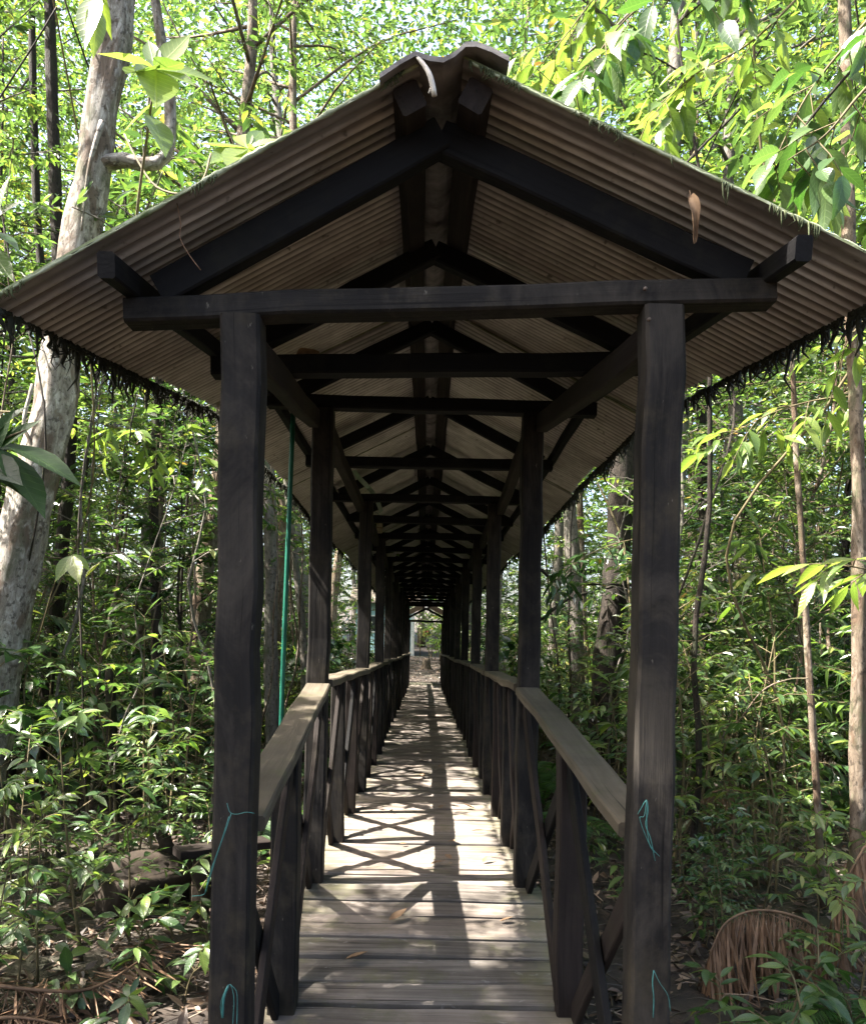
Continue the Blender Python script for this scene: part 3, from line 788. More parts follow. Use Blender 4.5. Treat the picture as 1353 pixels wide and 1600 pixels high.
POLE = [tree_meshes(401, 6.5, 0.020, 0.45, 11, 3, 6, 0.13, 0.34, 0.7, 'bark_tan', 'leaf_light', 1, 0.05, 0.10),
        tree_meshes(402, 5.2, 0.014, 0.40, 9, 3, 6, 0.15, 0.30, 0.6, 'bark_grey', 'leaf_near', 1, 0.10, 0.16),
        tree_meshes(403, 7.5, 0.028, 0.50, 12, 4, 6, 0.14, 0.36, 0.9, 'bark_dark', 'leaf_mix', 1, 0.04, 0.08)]
def plant_mesh(seed, H, nb, nlf, ln, asp, lf, stems=1, bl=0.4, lod=2, droop=(0.1, 0.7)):
    r = random.Random(seed); st = MB(); fo = MB()
    for q in range(stems):
        base = V((r.gauss(0, 0.05 * (stems > 1)), r.gauss(0, 0.05 * (stems > 1)), 0))
        h = H * r.uniform(0.75, 1.05)
        top = base + V((r.gauss(0, 0.13 * H), r.gauss(0, 0.13 * H), h))
        sp = spline([base, base.lerp(top, 0.5) + V((r.gauss(0, 0.04 * H), r.gauss(0, 0.04 * H), 0)), top], 8)
        tube(st, sp, [0.009 * (1 - 0.75 * i / 8) * (0.6 + H * 0.4) for i in range(9)], 6, rng=r)
        for k in range(nb):
            t = 0.22 + 0.78 * (k + r.random()) / nb; i = min(7, int(t * 8)); s = sp[i].lerp(sp[i + 1], t * 8 - i)
            a = k * 2.4 + r.uniform(-0.4, 0.4); L = bl * r.uniform(0.6, 1.2) * (1.1 - 0.4 * t)
            e = s + V((math.cos(a) * L, math.sin(a) * L, L * r.uniform(0.0, 0.7)))
            m = s.lerp(e, 0.5) + V((0, 0, 0.12 * L))
            tube(st, [s, m, e], [0.004, 0.003, 0.0018], 4, 0, 0, False, rng=r)
            leaf_spray(fo, r, e, (e - m), nlf, ln, asp, lod, L * 0.75, 0, droop)
        leaf_spray(fo, r, sp[-1], sp[-1] - sp[-2], 4, ln, asp, lod, 0.05, 0, droop)
    return st.mesh('stem', M['stem']), fo.mesh('foliage', M[lf])
SAPL = [plant_mesh(301, 1.5, 12, 8, 0.135, 0.29, 'leaf_near', 1, 0.42), plant_mesh(302, 1.1, 10, 8, 0.11, 0.32, 'leaf_near', 2, 0.36),
        plant_mesh(303, 1.8, 14, 9, 0.125, 0.27, 'leaf_near', 1, 0.5), plant_mesh(304, 1.3, 9, 7, 0.15, 0.33, 'leaf_lime', 1, 0.4)]
SHRUB = [plant_mesh(311, 1.3, 14, 11, 0.08, 0.42, 'leaf_dark', 3, 0.42, 1), plant_mesh(312, 1.7, 15, 11, 0.075, 0.38, 'leaf_mix', 3, 0.5, 1),
         plant_mesh(313, 1.0, 12, 10, 0.09, 0.42, 'leaf_mix', 4, 0.35, 1), plant_mesh(314, 2.2, 17, 12, 0.075, 0.42, 'leaf_light', 3, 0.55, 1),
         plant_mesh(315, 1.5, 9, 6, 0.15, 0.62, 'leaf_dark', 2, 0.45, 2, (0.2, 0.9)), plant_mesh(316, 1.9, 12, 11, 0.16, 0.13, 'leaf_mix', 3, 0.55, 1, (0.5, 1.3))]
SEED = [plant_mesh(321, 0.34, 4, 4, 0.13, 0.36, 'leaf_near', 1, 0.14), plant_mesh(322, 0.26, 3, 4, 0.11, 0.42, 'leaf_near', 1, 0.12),
        plant_mesh(323, 0.45, 5, 5, 0.12, 0.32, 'leaf_near', 1, 0.18)]
def fern_mesh(seed, n, L):
    r = random.Random(seed); fo = MB(); st = MB()
    for k in range(n):
        a = k * 2 * PI / n + r.uniform(-0.3, 0.3); l = L * r.uniform(0.7, 1.1)
        h = V((math.cos(a), math.sin(a), 0))
        sp = spline([V((0, 0, 0)), h * l * 0.4 + V((0, 0, l * 0.5)), h * l * 0.95 + V((0, 0, l * 0.35))], 16)
        tube(st, sp, [0.004 * (1 - 0.8 * i / 16) for i in range(17)], 4, 0, 0, False, rng=r)
        for i in range(3, 17):
            d = (sp[i] - sp[i - 1]).normalized(); sd = d.cross(V((0, 0, 1))).normalized()
            w = 0.28 * l * math.sin(PI * (0.12 + 0.86 * (i - 3) / 14))
            for s in (-1, 1):
                add_leaf(fo, sp[i], sd * s + d * 0.35, sd.cross(d), w, 0.022, 1, 0.3, 0.1)
                add_leaf(fo, sp[i].lerp(sp[i - 1], 0.5), sd * s + d * 0.35, sd.cross(d), w, 0.022, 1, 0.3, 0.1)
    return st.mesh('stem', M['stem']), fo.mesh('foliage', M['fern'])
FERN = [fern_mesh(331, 9, 0.6), fern_mesh(332, 7, 0.75)]
def palmlet_mesh(seed, n, L):
    r = random.Random(seed); fo = MB(); st = MB()
    for k in range(n):
        a = k * 2.4 + r.uniform(-0.3, 0.3); l = L * r.uniform(0.7, 1.15); h = V((math.cos(a), math.sin(a), 0))
        sp = spline([V((0, 0, 0)), h * l * 0.3 + V((0, 0, l * 0.75)), h * l * 0.9 + V((0, 0, l * 0.7))], 14)
        tube(st, sp, [0.006 * (1 - 0.7 * i / 14) for i in range(15)], 4, 0, 0, False, rng=r)
        for i in range(5, 15):
            d = (sp[i] - sp[i - 1]).normalized(); sd = d.cross(V((0, 0, 1))).normalized()
            for s in (-1, 1):
                add_leaf(fo, sp[i], sd * s * 0.8 + d * 0.8 + V((0, 0, r.uniform(-.2, .2))), sd.cross(d), l * r.uniform(0.3, 0.42), 0.028, 2, 0.5, 0.5)
    return st.mesh('stem', M['stem']), fo.mesh('foliage', M['leaf_lime'])
PALM = [palmlet_mesh(341, 9, 1.1), palmlet_mesh(342, 7, 1.4)]

def side_zone(x, y):
    s = 'left' if x < 0 else 'right'
    if y < 0.5: return f'out of view behind the viewer on the {s}'
    if y < 5.5: return f'close to the {s} front post'
    if y < 9: return f'just beyond the {s} front post' if abs(x) < 3 else (f'between {s} front post and border' if abs(x) < 4.5 else f'near the {s} border')
    if y < 14: return f'halfway along the {s} handrail' if abs(x) < 5 else f'deep at the {s} border'
    if y < 26: return f'far along the {s} handrail' if abs(x) < 6 else f'far back in the {s} forest'
    return f'past the far {s} end of the walkway'

def put(name, cat, kinds, parts, phrase, plural, x, y, sc, rz, k, rng, label=None, tiltv=0.0):
    o = empty(name, (x, y, gz(x, y) - 0.02), rz, sc)
    if tiltv: o.rotation_euler.x = rng.gauss(0, tiltv); o.rotation_euler.y = rng.gauss(0, tiltv)
    for pn, me in zip(parts, kinds[k]): link(pn, me, o)
    z = side_zone(x, y)
    tag(o, label or f'{phrase[k]} {z}', cat, None if label else f'{plural[k]} {z}')
    return o

# sun paths that must stay open: points on the planks that the photograph shows in full sun
def near_sunpath(p, y0, y1, rad):
    """is the upright crown column at p crossed by sun rays that reach the deck between y0 and y1?"""
    return False

tr_r = random.Random(77)
TREES = []
def trees(n, xr, yr, kinds, name, phrase, plural, sc, mind, skip=None):
    c = 0; tries = 0
    while c < n and tries < n * 40:
        tries += 1
        x, y = tr_r.uniform(*xr), tr_r.uniform(*yr)
        if any((x - a) ** 2 + (y - b) ** 2 < mind ** 2 for a, b in TREES): continue
        if skip and skip(x, y): continue
        TREES.append((x, y)); c += 1
        k = tr_r.randrange(len(kinds))
        put(name, 'tree', kinds, ('trunk', 'crown'), phrase, plural, x, y, tr_r.uniform(*sc), tr_r.uniform(0, 6.28), k, tr_r, None, 0.03)
TP = ['tall grey barked tree with mixed leaves', 'tall tan barked tree with light leaves', 'tall dark stemmed tree with mixed leaves', 'tallest grey barked tree with light leaves']
TG = ['grey barked forest trees', 'tan barked forest trees', 'dark stemmed forest trees', 'tallest pale leaved forest trees']
YP = ['slender young tree with light leaves', 'slender young tree with mixed green leaves', 'small young tree with dark leaves', 'taller young tree with long light leaves']
YG = ['light leaved young trees', 'mixed leaved young trees', 'dark leaved young trees', 'taller young trees']
# sun gaps: rays reach deck point (0,Y) from (-k*.66, Y-.1k, .44+.99k)
def sky_gap(x, y):
    return x < 0 and -11 < x < -1.5 and 3.4 < y + 0.15 * 0 < 5.9
for tx, ty, ts, tk in ((-3.9, 2.25, 0.72, 0), (-4.6, 2.5, 0.56, 2), (-5.2, 1.0, 0.8, 2), (-6.3, 1.0, 0.9, 0), (-5.3, 1.5, 0.62, 3), (-8.5, -0.9, 0.95, 3), (-4.7, 7.9, 0.78, 0), (-5.6, 11.0, 0.85, 2), (-4.9, 15.0, 0.85, 0), (-6.4, 18.6, 0.9, 3)):   # trees added to shade the planks; those nearest are out of view
    TREES.append((tx, ty)); put('forest_tree', 'tree', TALL, ('trunk', 'crown'), TP, TG, tx, ty, ts, tx * 3, tk, tr_r)
for tx, ty, ts, tk in ((-2.4, 13.5, 1.1, 1), (2.5, 15.5, 1.1, 0), (-2.6, 19, 1.2, 3), (2.6, 20.5, 1.2, 1), (-3.2, 30, 1.2, 0), (1.6, 31, 1.2, 3), (-0.2, 45, 1.4, 1), (-2.9, 26.5, 1.25, 1), (2.4, 26.5, 1.2, 0), (-2.7, 10.2, 1.0, 1), (2.75, 9.2, 1.05, 3)):
    TREES.append((tx, ty)); put('forest_tree', 'tree', TALL, ('trunk', 'crown'), TP, TG, tx, ty, ts, tx * 3, tk, tr_r)
trees(5, (-7.5, -4.0), (8.6, 24), TALL, 'forest_tree', TP, TG, (0.7, 1.0), 2.2, sky_gap)
trees(12, (-16, -8.5), (9, 24), TALL, 'forest_tree', TP, TG, (0.75, 1.05), 1.7, sky_gap)
trees(18, (3.2, 14), (6.5, 24), TALL, 'forest_tree', TP, TG, (0.75, 1.15), 1.6)
for tx, ty, ts, tk in ((-3, -5, 1.0, 0), (0.5, -7, 1.1, 1), (3.4, -4.5, 1.0, 2), (5.5, -1, 1.0, 0), (-7, -5, 1.0, 1), (6, 3.5, 0.9, 2)):
    TREES.append((tx, ty)); put('forest_tree', 'tree', TALL, ('trunk', 'crown'), TP, TG, tx, ty, ts, tx * 3, tk, tr_r)
for tx, ty, ts, tk in ((-2.9, 2.35, 0.98, 3), (-3.6, 3.05, 0.9, 1), (-4.2, 4.0, 1.2, 2), (-3.9, 5.0, 1.0, 2), (-5.0, 3.6, 1.35, 2)):  # unseen young trees, added to shade the ramp and the lower left ground
    TREES.append((tx, ty)); put('young_tree', 'tree', YOUNG, ('trunk', 'crown'), YP, YG, tx, ty, ts, tx * 3, tk, tr_r)
trees(50, (-11, -2.0), (7.0, 23), YOUNG, 'young_tree', YP, YG, (0.7, 1.15), 0.75)
trees(50, (2.0, 11), (6.5, 23), YOUNG, 'young_tree', YP, YG, (0.7, 1.15), 0.75)
PP = ['thin tan pole tree with sparse leaves', 'very thin grey wavy pole tree', 'thin dark pole tree with sparse leaves']
PG = ['tan pole trees', 'grey wavy pole trees', 'dark pole trees']
trees(36, (-7, -1.7), (5.8, 15), POLE, 'pole_tree', PP, PG, (0.7, 1.2), 0.45)
trees(36, (1.7, 7), (5.4, 15), POLE, 'pole_tree', PP, PG, (0.7, 1.2), 0.45)
trees(14, (-4, 4), (29, 37), YOUNG, 'young_tree', YP, YG, (0.8, 1.2), 0.9, lambda x, y: -2.6 < x < 0.7)
trees(10, (-8, 8), (42, 50), TALL, 'forest_tree', TP, TG, (0.9, 1.2), 1.6)

pl_r = random.Random(99); PLA = []
def plants(n, xr, yr, kinds, name, cat, phrase, plural, sc, mind, skip=None):
    c = 0; tries = 0
    while c < n and tries < n * 40:
        tries += 1
        x = pl_r.uniform(*xr); y = yr[0] + (yr[1] - yr[0]) * pl_r.random() ** 1.4
        if any((x - a) ** 2 + (y - b) ** 2 < mind ** 2 for a, b in PLA): continue
        if skip and skip(x, y): continue
        PLA.append((x, y)); c += 1
        k = pl_r.randrange(len(kinds))
        put(name, cat, kinds, ('stem', 'foliage'), phrase, plural, x, y, pl_r.uniform(*sc), pl_r.uniform(0, 6.28), k, pl_r, None, 0.06)
SP = ['upright sapling with long pointed leaves growing', 'two stemmed sapling with pointed leaves growing', 'tall thin sapling with narrow leaves growing', 'lime green broad leaved sapling growing']
SG = ['upright saplings', 'two stemmed saplings', 'tall thin saplings', 'lime green saplings']
HP = ['dark glossy leaved shrub growing', 'mixed green shrub growing', 'low bushy shrub growing', 'tall light green shrub growing', 'round leaved dark shrub growing', 'drooping narrow leaved shrub growing']
HG = ['dark glossy shrubs', 'mixed green shrubs', 'low bushy shrubs', 'tall light shrubs', 'round leaved shrubs', 'narrow leaved shrubs']
for s in (-1, 1):
    xr = (-8, -1.5) if s < 0 else (1.5, 8)
    plants(52, xr, (5.0, 18), SAPL, 'sapling', 'sapling', SP, SG, (0.7, 1.25), 0.42)
    plants(14, xr, (6, 13), SAPL, 'tall_sapling', 'sapling', ['large ' + q for q in SP], ['large ' + q for q in SG], (1.2, 1.8), 0.6)
    plants(95, xr, (5.6, 22), SHRUB, 'shrub', 'shrub', HP, HG, (0.8, 1.5), 0.4)
    xr = (-4.2, -1.0) if s < 0 else (1.0, 4.2)
    plants(75, xr, (2.9, 9), SEED, 'seedling', 'seedling', ['three stalked seedling in the litter', 'small round leaved seedling in the litter', 'taller leafy seedling in the litter'],
           ['three stalked seedlings', 'round leaved seedlings', 'taller seedlings'], (0.6, 1.2), 0.22)
    plants(16 if s < 0 else 12, (-2.8, -1.05) if s < 0 else (1.1, 2.8), (3.7, 5.6) if s < 0 else (4.7, 6.2), SAPL, 'sapling', 'sapling', SP, SG, (0.42, 0.75), 0.3)
    plants(8, xr, (4.5, 10), FERN, 'fern', 'fern', ['many fronded fern arching over the litter', 'loose tall fern arching over the litter'], ['many fronded ferns', 'loose ferns'], (0.6, 1.0), 0.4)
    plants(5, (-4.5, -1.5) if s < 0 else (1.5, 5), (9, 17), PALM, 'palm_seedling', 'palm', ['low palm seedling with bright narrow leaflets growing', 'tall palm seedling with bright narrow leaflets growing'], ['low palm seedlings', 'tall palm seedlings'], (0.8, 1.3), 0.5)
plants(14, (-2.6, 2.6), (28.2, 36), SHRUB, 'shrub', 'shrub', HP, HG, (0.6, 1.0), 0.5, lambda x, y: -0.9 < x < 0.5)
plants(16, (0.15, 3.0), (32.5, 41), SHRUB, 'shrub', 'shrub', HP, HG, (1.0, 1.6), 0.5)

# far wood beyond the trees: one uncountable mass of foliage
mb = MB(); r = random.Random(55)
def far_leaf(x, y, z, lo, hi):
    ln = r.uniform(lo, hi)
    add_leaf(mb, (x, y, z + gz(x, y)), rvec(r, (-0.7, 0.4)), V((0, 0, 1)) + rvec(r) * 0.8, ln, ln * 0.48, 0, 0.2, 0.3, 1 if r.random() < 0.45 else 0)
def clump(x, y, z, k): return noise.noise(V((x * k, y * k, z * k * 1.2))) + 0.5 * noise.noise(V((x * k * 2.7, y * k * 2.7, z * k * 2.7)))
n = 0
while n < 100000:          # behind everything, closing the sky
    x, y, z = r.uniform(-30, 30), r.uniform(27, 46), 36 * r.random() ** 1.15
    if abs(x) < 4.0 and y < 44 and z < 7.5: continue
    if clump(x, y, z, 0.33) < -0.18: continue
    far_leaf(x, y, z, 0.20, 0.38); n += 1
n = 0
while n < 60000:          # deeper still, up to the treetops
    x, y, z = r.uniform(-42, 42), r.uniform(46, 60), 50 * r.random() ** 1.05
    if clump(x, y, z, 0.2) < -0.42: continue
    far_leaf(x, y, z, 0.42, 0.75); n += 1
n = 0
while n < 50000:          # left of the walkway, under the height where it would shade the planks
    x, y = r.uniform(-26, -6), r.uniform(9, 30)
    z = 22 * r.random() ** 1.2
    if z > 1.5 * abs(x) - 2.0 and r.random() < 0.93: continue
    if clump(x, y, z, 0.4) < -0.05: continue
    far_leaf(x, y, z, 0.14, 0.28); n += 1
n = 0
while n < 42000:
    x, y = r.uniform(6, 26), r.uniform(9, 30)
    z = 22 * r.random() ** 1.2
    if clump(x, y, z, 0.4) < -0.05: continue
    far_leaf(x, y, z, 0.14, 0.28); n += 1
tag(mb.build('far_forest', [M['leaf_mix'], M['leaf_dark']]), 'unbroken mass of bright green foliage closing the view far behind the trees', 'forest', kind='stuff')

# ================================================================== HERO VEGETATION
def hero_tree(name, label, pts, rads, bk, branches=(), crown=None, lf='leaf_mix', seed=1, lump=0.3, sides=14):
    r = random.Random(seed); base = V(pts[0]); o = empty(name, base); tag(o, label, 'tree')
    b = MB(); n = max(12, 4 * len(pts)); sp = spline(pts, n)
    rr = [rads[0] + (rads[1] - rads[0]) * i / n for i in range(n + 1)]
    rr = [q * (1 + 0.08 * noise.noise(V((i * 0.5, seed, 0)))) for i, q in enumerate(rr)]
    tube(b, [p - base for p in sp], rr, sides, 0, lump, rng=r); b.build('trunk', M[bk], o)
    for bp, br in branches:
        b = MB(); s2 = spline(bp, 14); tube(b, [p - base for p in s2], [br[0] + (br[1] - br[0]) * i / 14 for i in range(15)], 9, 0, 0.25, rng=r)
        b.build('limb', M[bk], o)
    if crown:
        b = MB()
        for q in range(crown[0]):
            c = V(crown[1]) + V((r.gauss(0, crown[2]), r.gauss(0, crown[2]), r.gauss(0, crown[3])))
            leaf_spray(b, r, c - base, rvec(r, (-0.4, 0.5)), 9, 0.16, 0.4, 1, 0.35)
        b.build('crown', M[lf], o)
    return o
D = 6.0
hero_tree('leaning_tree', 'thick leaning tree with pale patchy bark at the left edge behind the roof',
          [at(-40, 1290, D - .1), at(-8, 1090, D), at(35, 850, D), at(72, 690, D), at(95, 560, D), at(125, 390, D), at(150, 240, D), at(170, 110, D), at(190, -20, D), at(215, -220, D), at(240, -500, D + .2)], (0.168, 0.094), 'bark_pale',
          [([at(150, 262, D), at(190, 250, D - .03), at(235, 258, D - .04), at(262, 240, D), at(268, 190, D), at(262, 120, D), at(250, 50, D), at(238, -40, D), at(220, -220, D + .2)], (0.058, 0.03)),
           ([at(160, 190, D - .1), at(140, 260, D - .15), at(128, 360, D - .14)], (0.02, 0.008)),
           ([at(60, 740, D - .13), at(48, 690, D - .15), at(38, 660, D - .15), at(52, 600, D - .14)], (0.012, 0.012))],
          (170, at(230, -520, D + .4), 0.85, 0.6), seed=5, lump=0.35, sides=18)
hero_tree('slender_tree', 'straight slender tree with tan flaking bark at the right edge', [at(1338, 1480, 4.6), at(1340, 1200, 4.6), at(1342, 900, 4.6), at(1338, 650, 4.6), at(1325, 420, 4.6), at(1322, 120, 4.7), at(1310, -250, 4.8)], (0.046, 0.03), 'bark_tan', (), (110, at(1300, -350, 4.9), 0.8, 0.5), 'leaf_light', 6)
hero_tree('slender_tree', 'thin crooked sapling trunk with peeling tan bark left of the right edge tree', [at(1285, 1420, 5.2), at(1276, 1250, 5.2), at(1264, 1060, 5.2), at(1253, 860, 5.2), at(1243, 700, 5.2), at(1236, 560, 5.2), at(1215, 380, 5.3)], (0.026, 0.012), 'bark_tan', (), (40, at(1205, 380, 5.4), 0.4, 0.35), 'leaf_light', 7)
for lab, pts, rd, bk, sd in (
    ('dark brown stout trunk seen between the right handrail and the right front post', [(935, 1190), (946, 1080), (958, 960), (968, 820), (975, 600)], (0.17, 0.12), 'bark_dark', 11),
    ('pale grey straight trunk just right of the second right post', [(905, 1150), (900, 1000), (893, 850), (885, 700), (880, 500)], (0.11, 0.09), 'bark_grey', 12),
    ('reddish thin trunk close to the right front post on its left', [(918, 1140), (912, 1000), (908, 860), (905, 760)], (0.06, 0.05), 'bark_tan', 13),
    ('dark slim trunk to the right of the right front post', [(1088, 1260), (1094, 1080), (1100, 880), (1096, 700), (1090, 480)], (0.075, 0.05), 'bark_dark', 14),
    ('mossy grey trunk between the left front post and the green pole', [(428, 1140), (424, 1000), (424, 850), (418, 700)], (0.085, 0.07), 'bark_grey', 15),
    ('thin curved trunk to the right of the green pole', [(478, 1120), (474, 1000), (462, 880), (452, 790)], (0.05, 0.04), 'bark_grey', 16),
    ('dark thin upright trunk in the middle of the left thicket', [(250, 1260), (246, 1080), (243, 900), (240, 760), (250, 600)], (0.055, 0.04), 'bark_dark', 17),
    ('dark trunk rising behind the leaning pale tree at top left', [(110, 700), (92, 420), (84, 200), (78, 0), (70, -200)], (0.075, 0.05), 'bark_dark', 18),
    ('thin dark trunk at the top left corner', [(70, 620), (58, 330), (52, 120), (48, -120)], (0.05, 0.035), 'bark_dark', 19),
    ('short broken brown trunk low in the left thicket', [(180, 1300), (176, 1150), (172, 1040)], (0.05, 0.045), 'bark_dark', 20)):
    dd = {11: 9, 12: 11.5, 13: 13, 14: 10, 15: 9.5, 16: 11, 17: 8.5, 18: 9, 19: 9.5, 20: 7.5}[sd]
    P = [at(a, b2, dd) for a, b2 in pts]
    P[0].z = min(P[0].z, gz(P[0].x, P[0].y)) if pts[0][1] > 1000 else P[0].z
    if pts[0][1] < 1000: P = [V((P[0].x - 0.3, P[0].y, gz(P[0].x, P[0].y) - 0.05))] + P
    if sd not in (13, 20): P.append(P[-1] + (P[-1] - P[-2]) * 1.2)
    tp = P[-1]
    hero_tree('forest_tree', lab, P, rd, bk, (), (90, tp, 0.9, 0.6) if sd not in (20,) else None, 'leaf_mix', sd, 0.2, 10)

# big leaved plants near the left side
def big_rosette(name, label, stalk, leaves, mat, lr=0.007, seed=0):
    r = random.Random(seed); base = V(stalk[0]); o = empty(name, base); tag(o, label, 'plant')
    b = MB(); sp = spline(stalk, 12); tube(b, [p - base for p in sp], [lr * (1 - 0.4 * i / 12) for i in range(13)], 7, rng=r); b.build('stem', M['stem'], o)
    b = MB()
    for root, tip, wd in leaves:
        root, tip = V(root), V(tip); d = tip - root
        add_leaf(b, root - base, d, (V((0.1, -0.55, 0.8)) + rvec(r) * 0.4), d.length, d.length * wd, 2, r.uniform(-0.1, 0.35), 0.3)
    b.build('foliage', M[mat], o)
    return o
d = 4.1
c = at(243, 108, d)
big_rosette('leafy_plant', 'tall stalk topped by a spreading rosette of large green leaves at top left', [at(205, 480, d + .3), at(215, 330, d + .1), at(232, 200, d), c],
            [(c, at(155, 78, d - .15), .36), (c, at(200, 120, d - .25), .5), (c, at(246, 158, d - .3), .44), (c, at(306, 130, d), .42), (c, at(348, 112, d + .1), .30), (c, at(296, 62, d + .2), .3), (c, at(232, 60, d + .1), .34), (c, at(285, 105, d - .2), .4),
             (at(236, 180, d), at(262, 235, d - .2), .36), (at(240, 160, d), at(195, 205, d), .3)], 'leaf_lime', 0.009, 1)
c = at(150, 5, 3.9)
big_rosette('leafy_plant', 'yellow green long leaves hanging at the top left in front of the leaning trunk', [at(158, -120, 4), at(152, -40, 3.95), c],
            [(c, at(150, 78, 3.8), .3), (at(152, -10, 3.9), at(128, 62, 3.75), .34), (at(152, -30, 3.9), at(175, 60, 4), .26), (at(150, -30, 3.9), at(110, 20, 3.9), .3)], 'leaf_lime', 0.006, 2)
d = 4.9; c = at(388, 232, d)
big_rosette('leafy_plant', 'clump of broad light green leaves rising above the left roof slope', [at(395, 700, d + .3), at(392, 420, d + .2), c],
            [(c, at(310, 228, d - .1), .34), (c, at(318, 258, d - .2), .4), (c, at(365, 268, d - .3), .5), (c, at(440, 212, d), .34), (c, at(428, 240, d - .2), .38), (c, at(372, 200, d + .2), .36), (c, at(412, 196, d + .2), .3), (c, at(452, 230, d), .25), (at(390, 245, d), at(340, 290, d), .3)], 'leaf_lime', 0.01, 3)
d = 2.9
big_rosette('leafy_plant', 'branch of large dark green leaves reaching in at the left border below the roof', [at(-160, 860, d + .2), at(-60, 740, d), at(0, 690, d), at(42, 672, d)],
            [(at(-10, 705, d), at(60, 655, d), .34), (at(10, 695, d), at(128, 738, d - .1), .3), (at(0, 700, d), at(70, 805, d - .15), .36), (at(-20, 700, d), at(50, 700, d + .1), .3), (at(-30, 720, d), at(40, 760, d - .1), .34), (at(-40, 740, d), at(20, 640, d), .34),
             (at(-20, 690, d), at(36, 622, d + .05), .3), (at(-40, 720, d), at(28, 742, d - .2), .4)], 'leaf_shade', 0.006, 4)
d = 3.4
big_rosette('leafy_plant', 'sprig of pointed leaves at the left border beside the leaning trunk', [at(-90, 470, d + .2), at(-30, 380, d), at(8, 330, d)],
            [(at(-10, 345, d), at(30, 305, d), .34), (at(-20, 360, d), at(34, 375, d - .1), .34), (at(-20, 380, d), at(20, 440, d - .1), .3), (at(0, 330, d), at(12, 270, d), .34)], 'leaf_near', 0.005, 5)
d = 4.6
big_rosette('leafy_plant', 'single stem with three hanging yellow and green leaves in the left thicket', [at(60, 1000, d + .5), at(90, 900, d + .1), at(112, 862, d)],
            [(at(112, 868, d), at(86, 905, d - .1), .4), (at(113, 868, d), at(124, 910, d - .1), .42), (at(114, 866, d), at(142, 890, d), .4)], 'leaf_lime', 0.004, 6)

# near saplings chosen from the photograph
def near_plant(name, kinds, k, px, py, d, sc, rz, label, cat='sapling'):
    p = at(px, py, d)
    o = empty(name, (p.x, p.y, gz(p.x, p.y) - 0.02), rz, sc)
    for pn, me in zip(('stem', 'foliage'), kinds[k]): link(pn, me, o)
    tag(o, label, cat); return o
near_plant('sapling', SAPL, 0, 130, 1450, 4.3, 0.95, 0.6, 'leafy sapling with grey green lance leaves left of the left front post')
near_plant('sapling', SAPL, 2, 60, 1450, 4.6, 0.72, 2.2, 'dense long leaved sapling at the lower left border')
near_plant('sapling', SAPL, 1, 10, 1450, 3.7, 0.75, 4.0, 'two stemmed sapling cut by the lower left border')
near_plant('sapling', SAPL, 0, 205, 1450, 5.4, 0.85, 3.1, 'upright sapling behind the fallen log on the left')
near_plant('sapling', SAPL, 2, 290, 1300, 6.4, 0.8, 1.1, 'thin sapling close behind the left front post')
near_plant('seedling', SEED, 2, 228, 1560, 3.9, 1.0, 0.4, 'fresh bright seedling in front of the fallen log', 'seedling')
near_plant('seedling', SEED, 0, 270, 1480, 4.6, 1.0, 2.0, 'pale leaved seedling beside the left front post', 'seedling')
near_plant('sapling', SHRUB, 0, 1130, 1420, 4.7, 0.62, 1.0, 'dark leafy shrub just right of the right front post', 'shrub')
near_plant('sapling', SAPL, 1, 1120, 1500, 4.4, 0.5, 5.0, 'small dark green sapling between the right front post and the dry frond')
near_plant('sapling', SAPL, 3, 1300, 1480, 4.0, 0.62, 0.8, 'bright green sapling beside the dry frond at the right border')
near_plant('sapling', SAPL, 0, 1335, 1480, 3.6, 0.62, 2.8, 'long leaved sapling cut by the lower right border')
near_plant('fern', FERN, 0, 1335, 1590, 3.5, 0.6, 0.5, 'small green fern at the lower right corner', 'fern')
near_plant('fern', FERN, 1, 1230, 1600, 3.3, 0.35, 1.5, 'little fern growing under the dry frond', 'fern')
near_plant('sapling', SAPL, 2, 1200, 1400, 5.6, 1.0, 4.1, 'tall thin sapling standing behind the dry frond')
near_plant('sapling', SAPL, 3, 1130, 1300, 6.8, 1.1, 2.1, 'lime leaved sapling behind the right front post')

# overhanging branches with large leaves at the top right
def branch_spray(name, label, pts, n, ln, asp, mat, seed, r0=0.008, twig=0.30, hang=0.5):
    r = random.Random(seed); base = V(pts[0]); o = empty(name, base); tag(o, label, 'branch')
    st = MB(); fo = MB(); sp = spline(pts, 18)
    tube(st, [p - base for p in sp], [r0 * (1 - 0.75 * i / 18) for i in range(19)], 6, rng=r)
    for k in range(n):
        t = 0.12 + 0.88 * (k + r.random()) / n; i = min(17, int(t * 18)); s = sp[i].lerp(sp[i + 1], t * 18 - i)
        d = ((sp[i + 1] - sp[i]).normalized() * 0.6 + rvec(r, (-0.9, 0.4)) * 0.9 + V((0, 0, -hang * 0.4))).normalized()
        tl = twig * r.uniform(0.4, 1.2); e = s + d * tl
        m = s.lerp(e, 0.5) + V((0, 0, 0.06 * tl))
        tube(st, [s - base, m - base, e - base], [0.003, 0.0025, 0.0014], 4, 0, 0, False, rng=r)
        leaf_spray(fo, r, e - base, e - m, r.randrange(4, 7), ln, asp, 2, tl * 0.7, 0, (0.0, 0.7))
    st.build('stem', M['stem'], o); fo.build('foliage', M[mat], o)
    return o
branch_spray('leafy_branch', 'big leaved branch hanging over the right roof slope near the ridge', [at(1250, -120, 4.2), at(1120, -60, 4.0), at(1000, 10, 3.8), at(930, 90, 3.7), at(900, 150, 3.7)], 15, 0.20, 0.36, 'leaf_near', 1)
branch_spray('leafy_branch', 'backlit lime leaved branch above the middle of the right roof slope', [at(1300, -60, 4.6), at(1180, 60, 4.5), at(1080, 120, 4.4), at(1010, 190, 4.3)], 15, 0.17, 0.38, 'leaf_lime', 2)
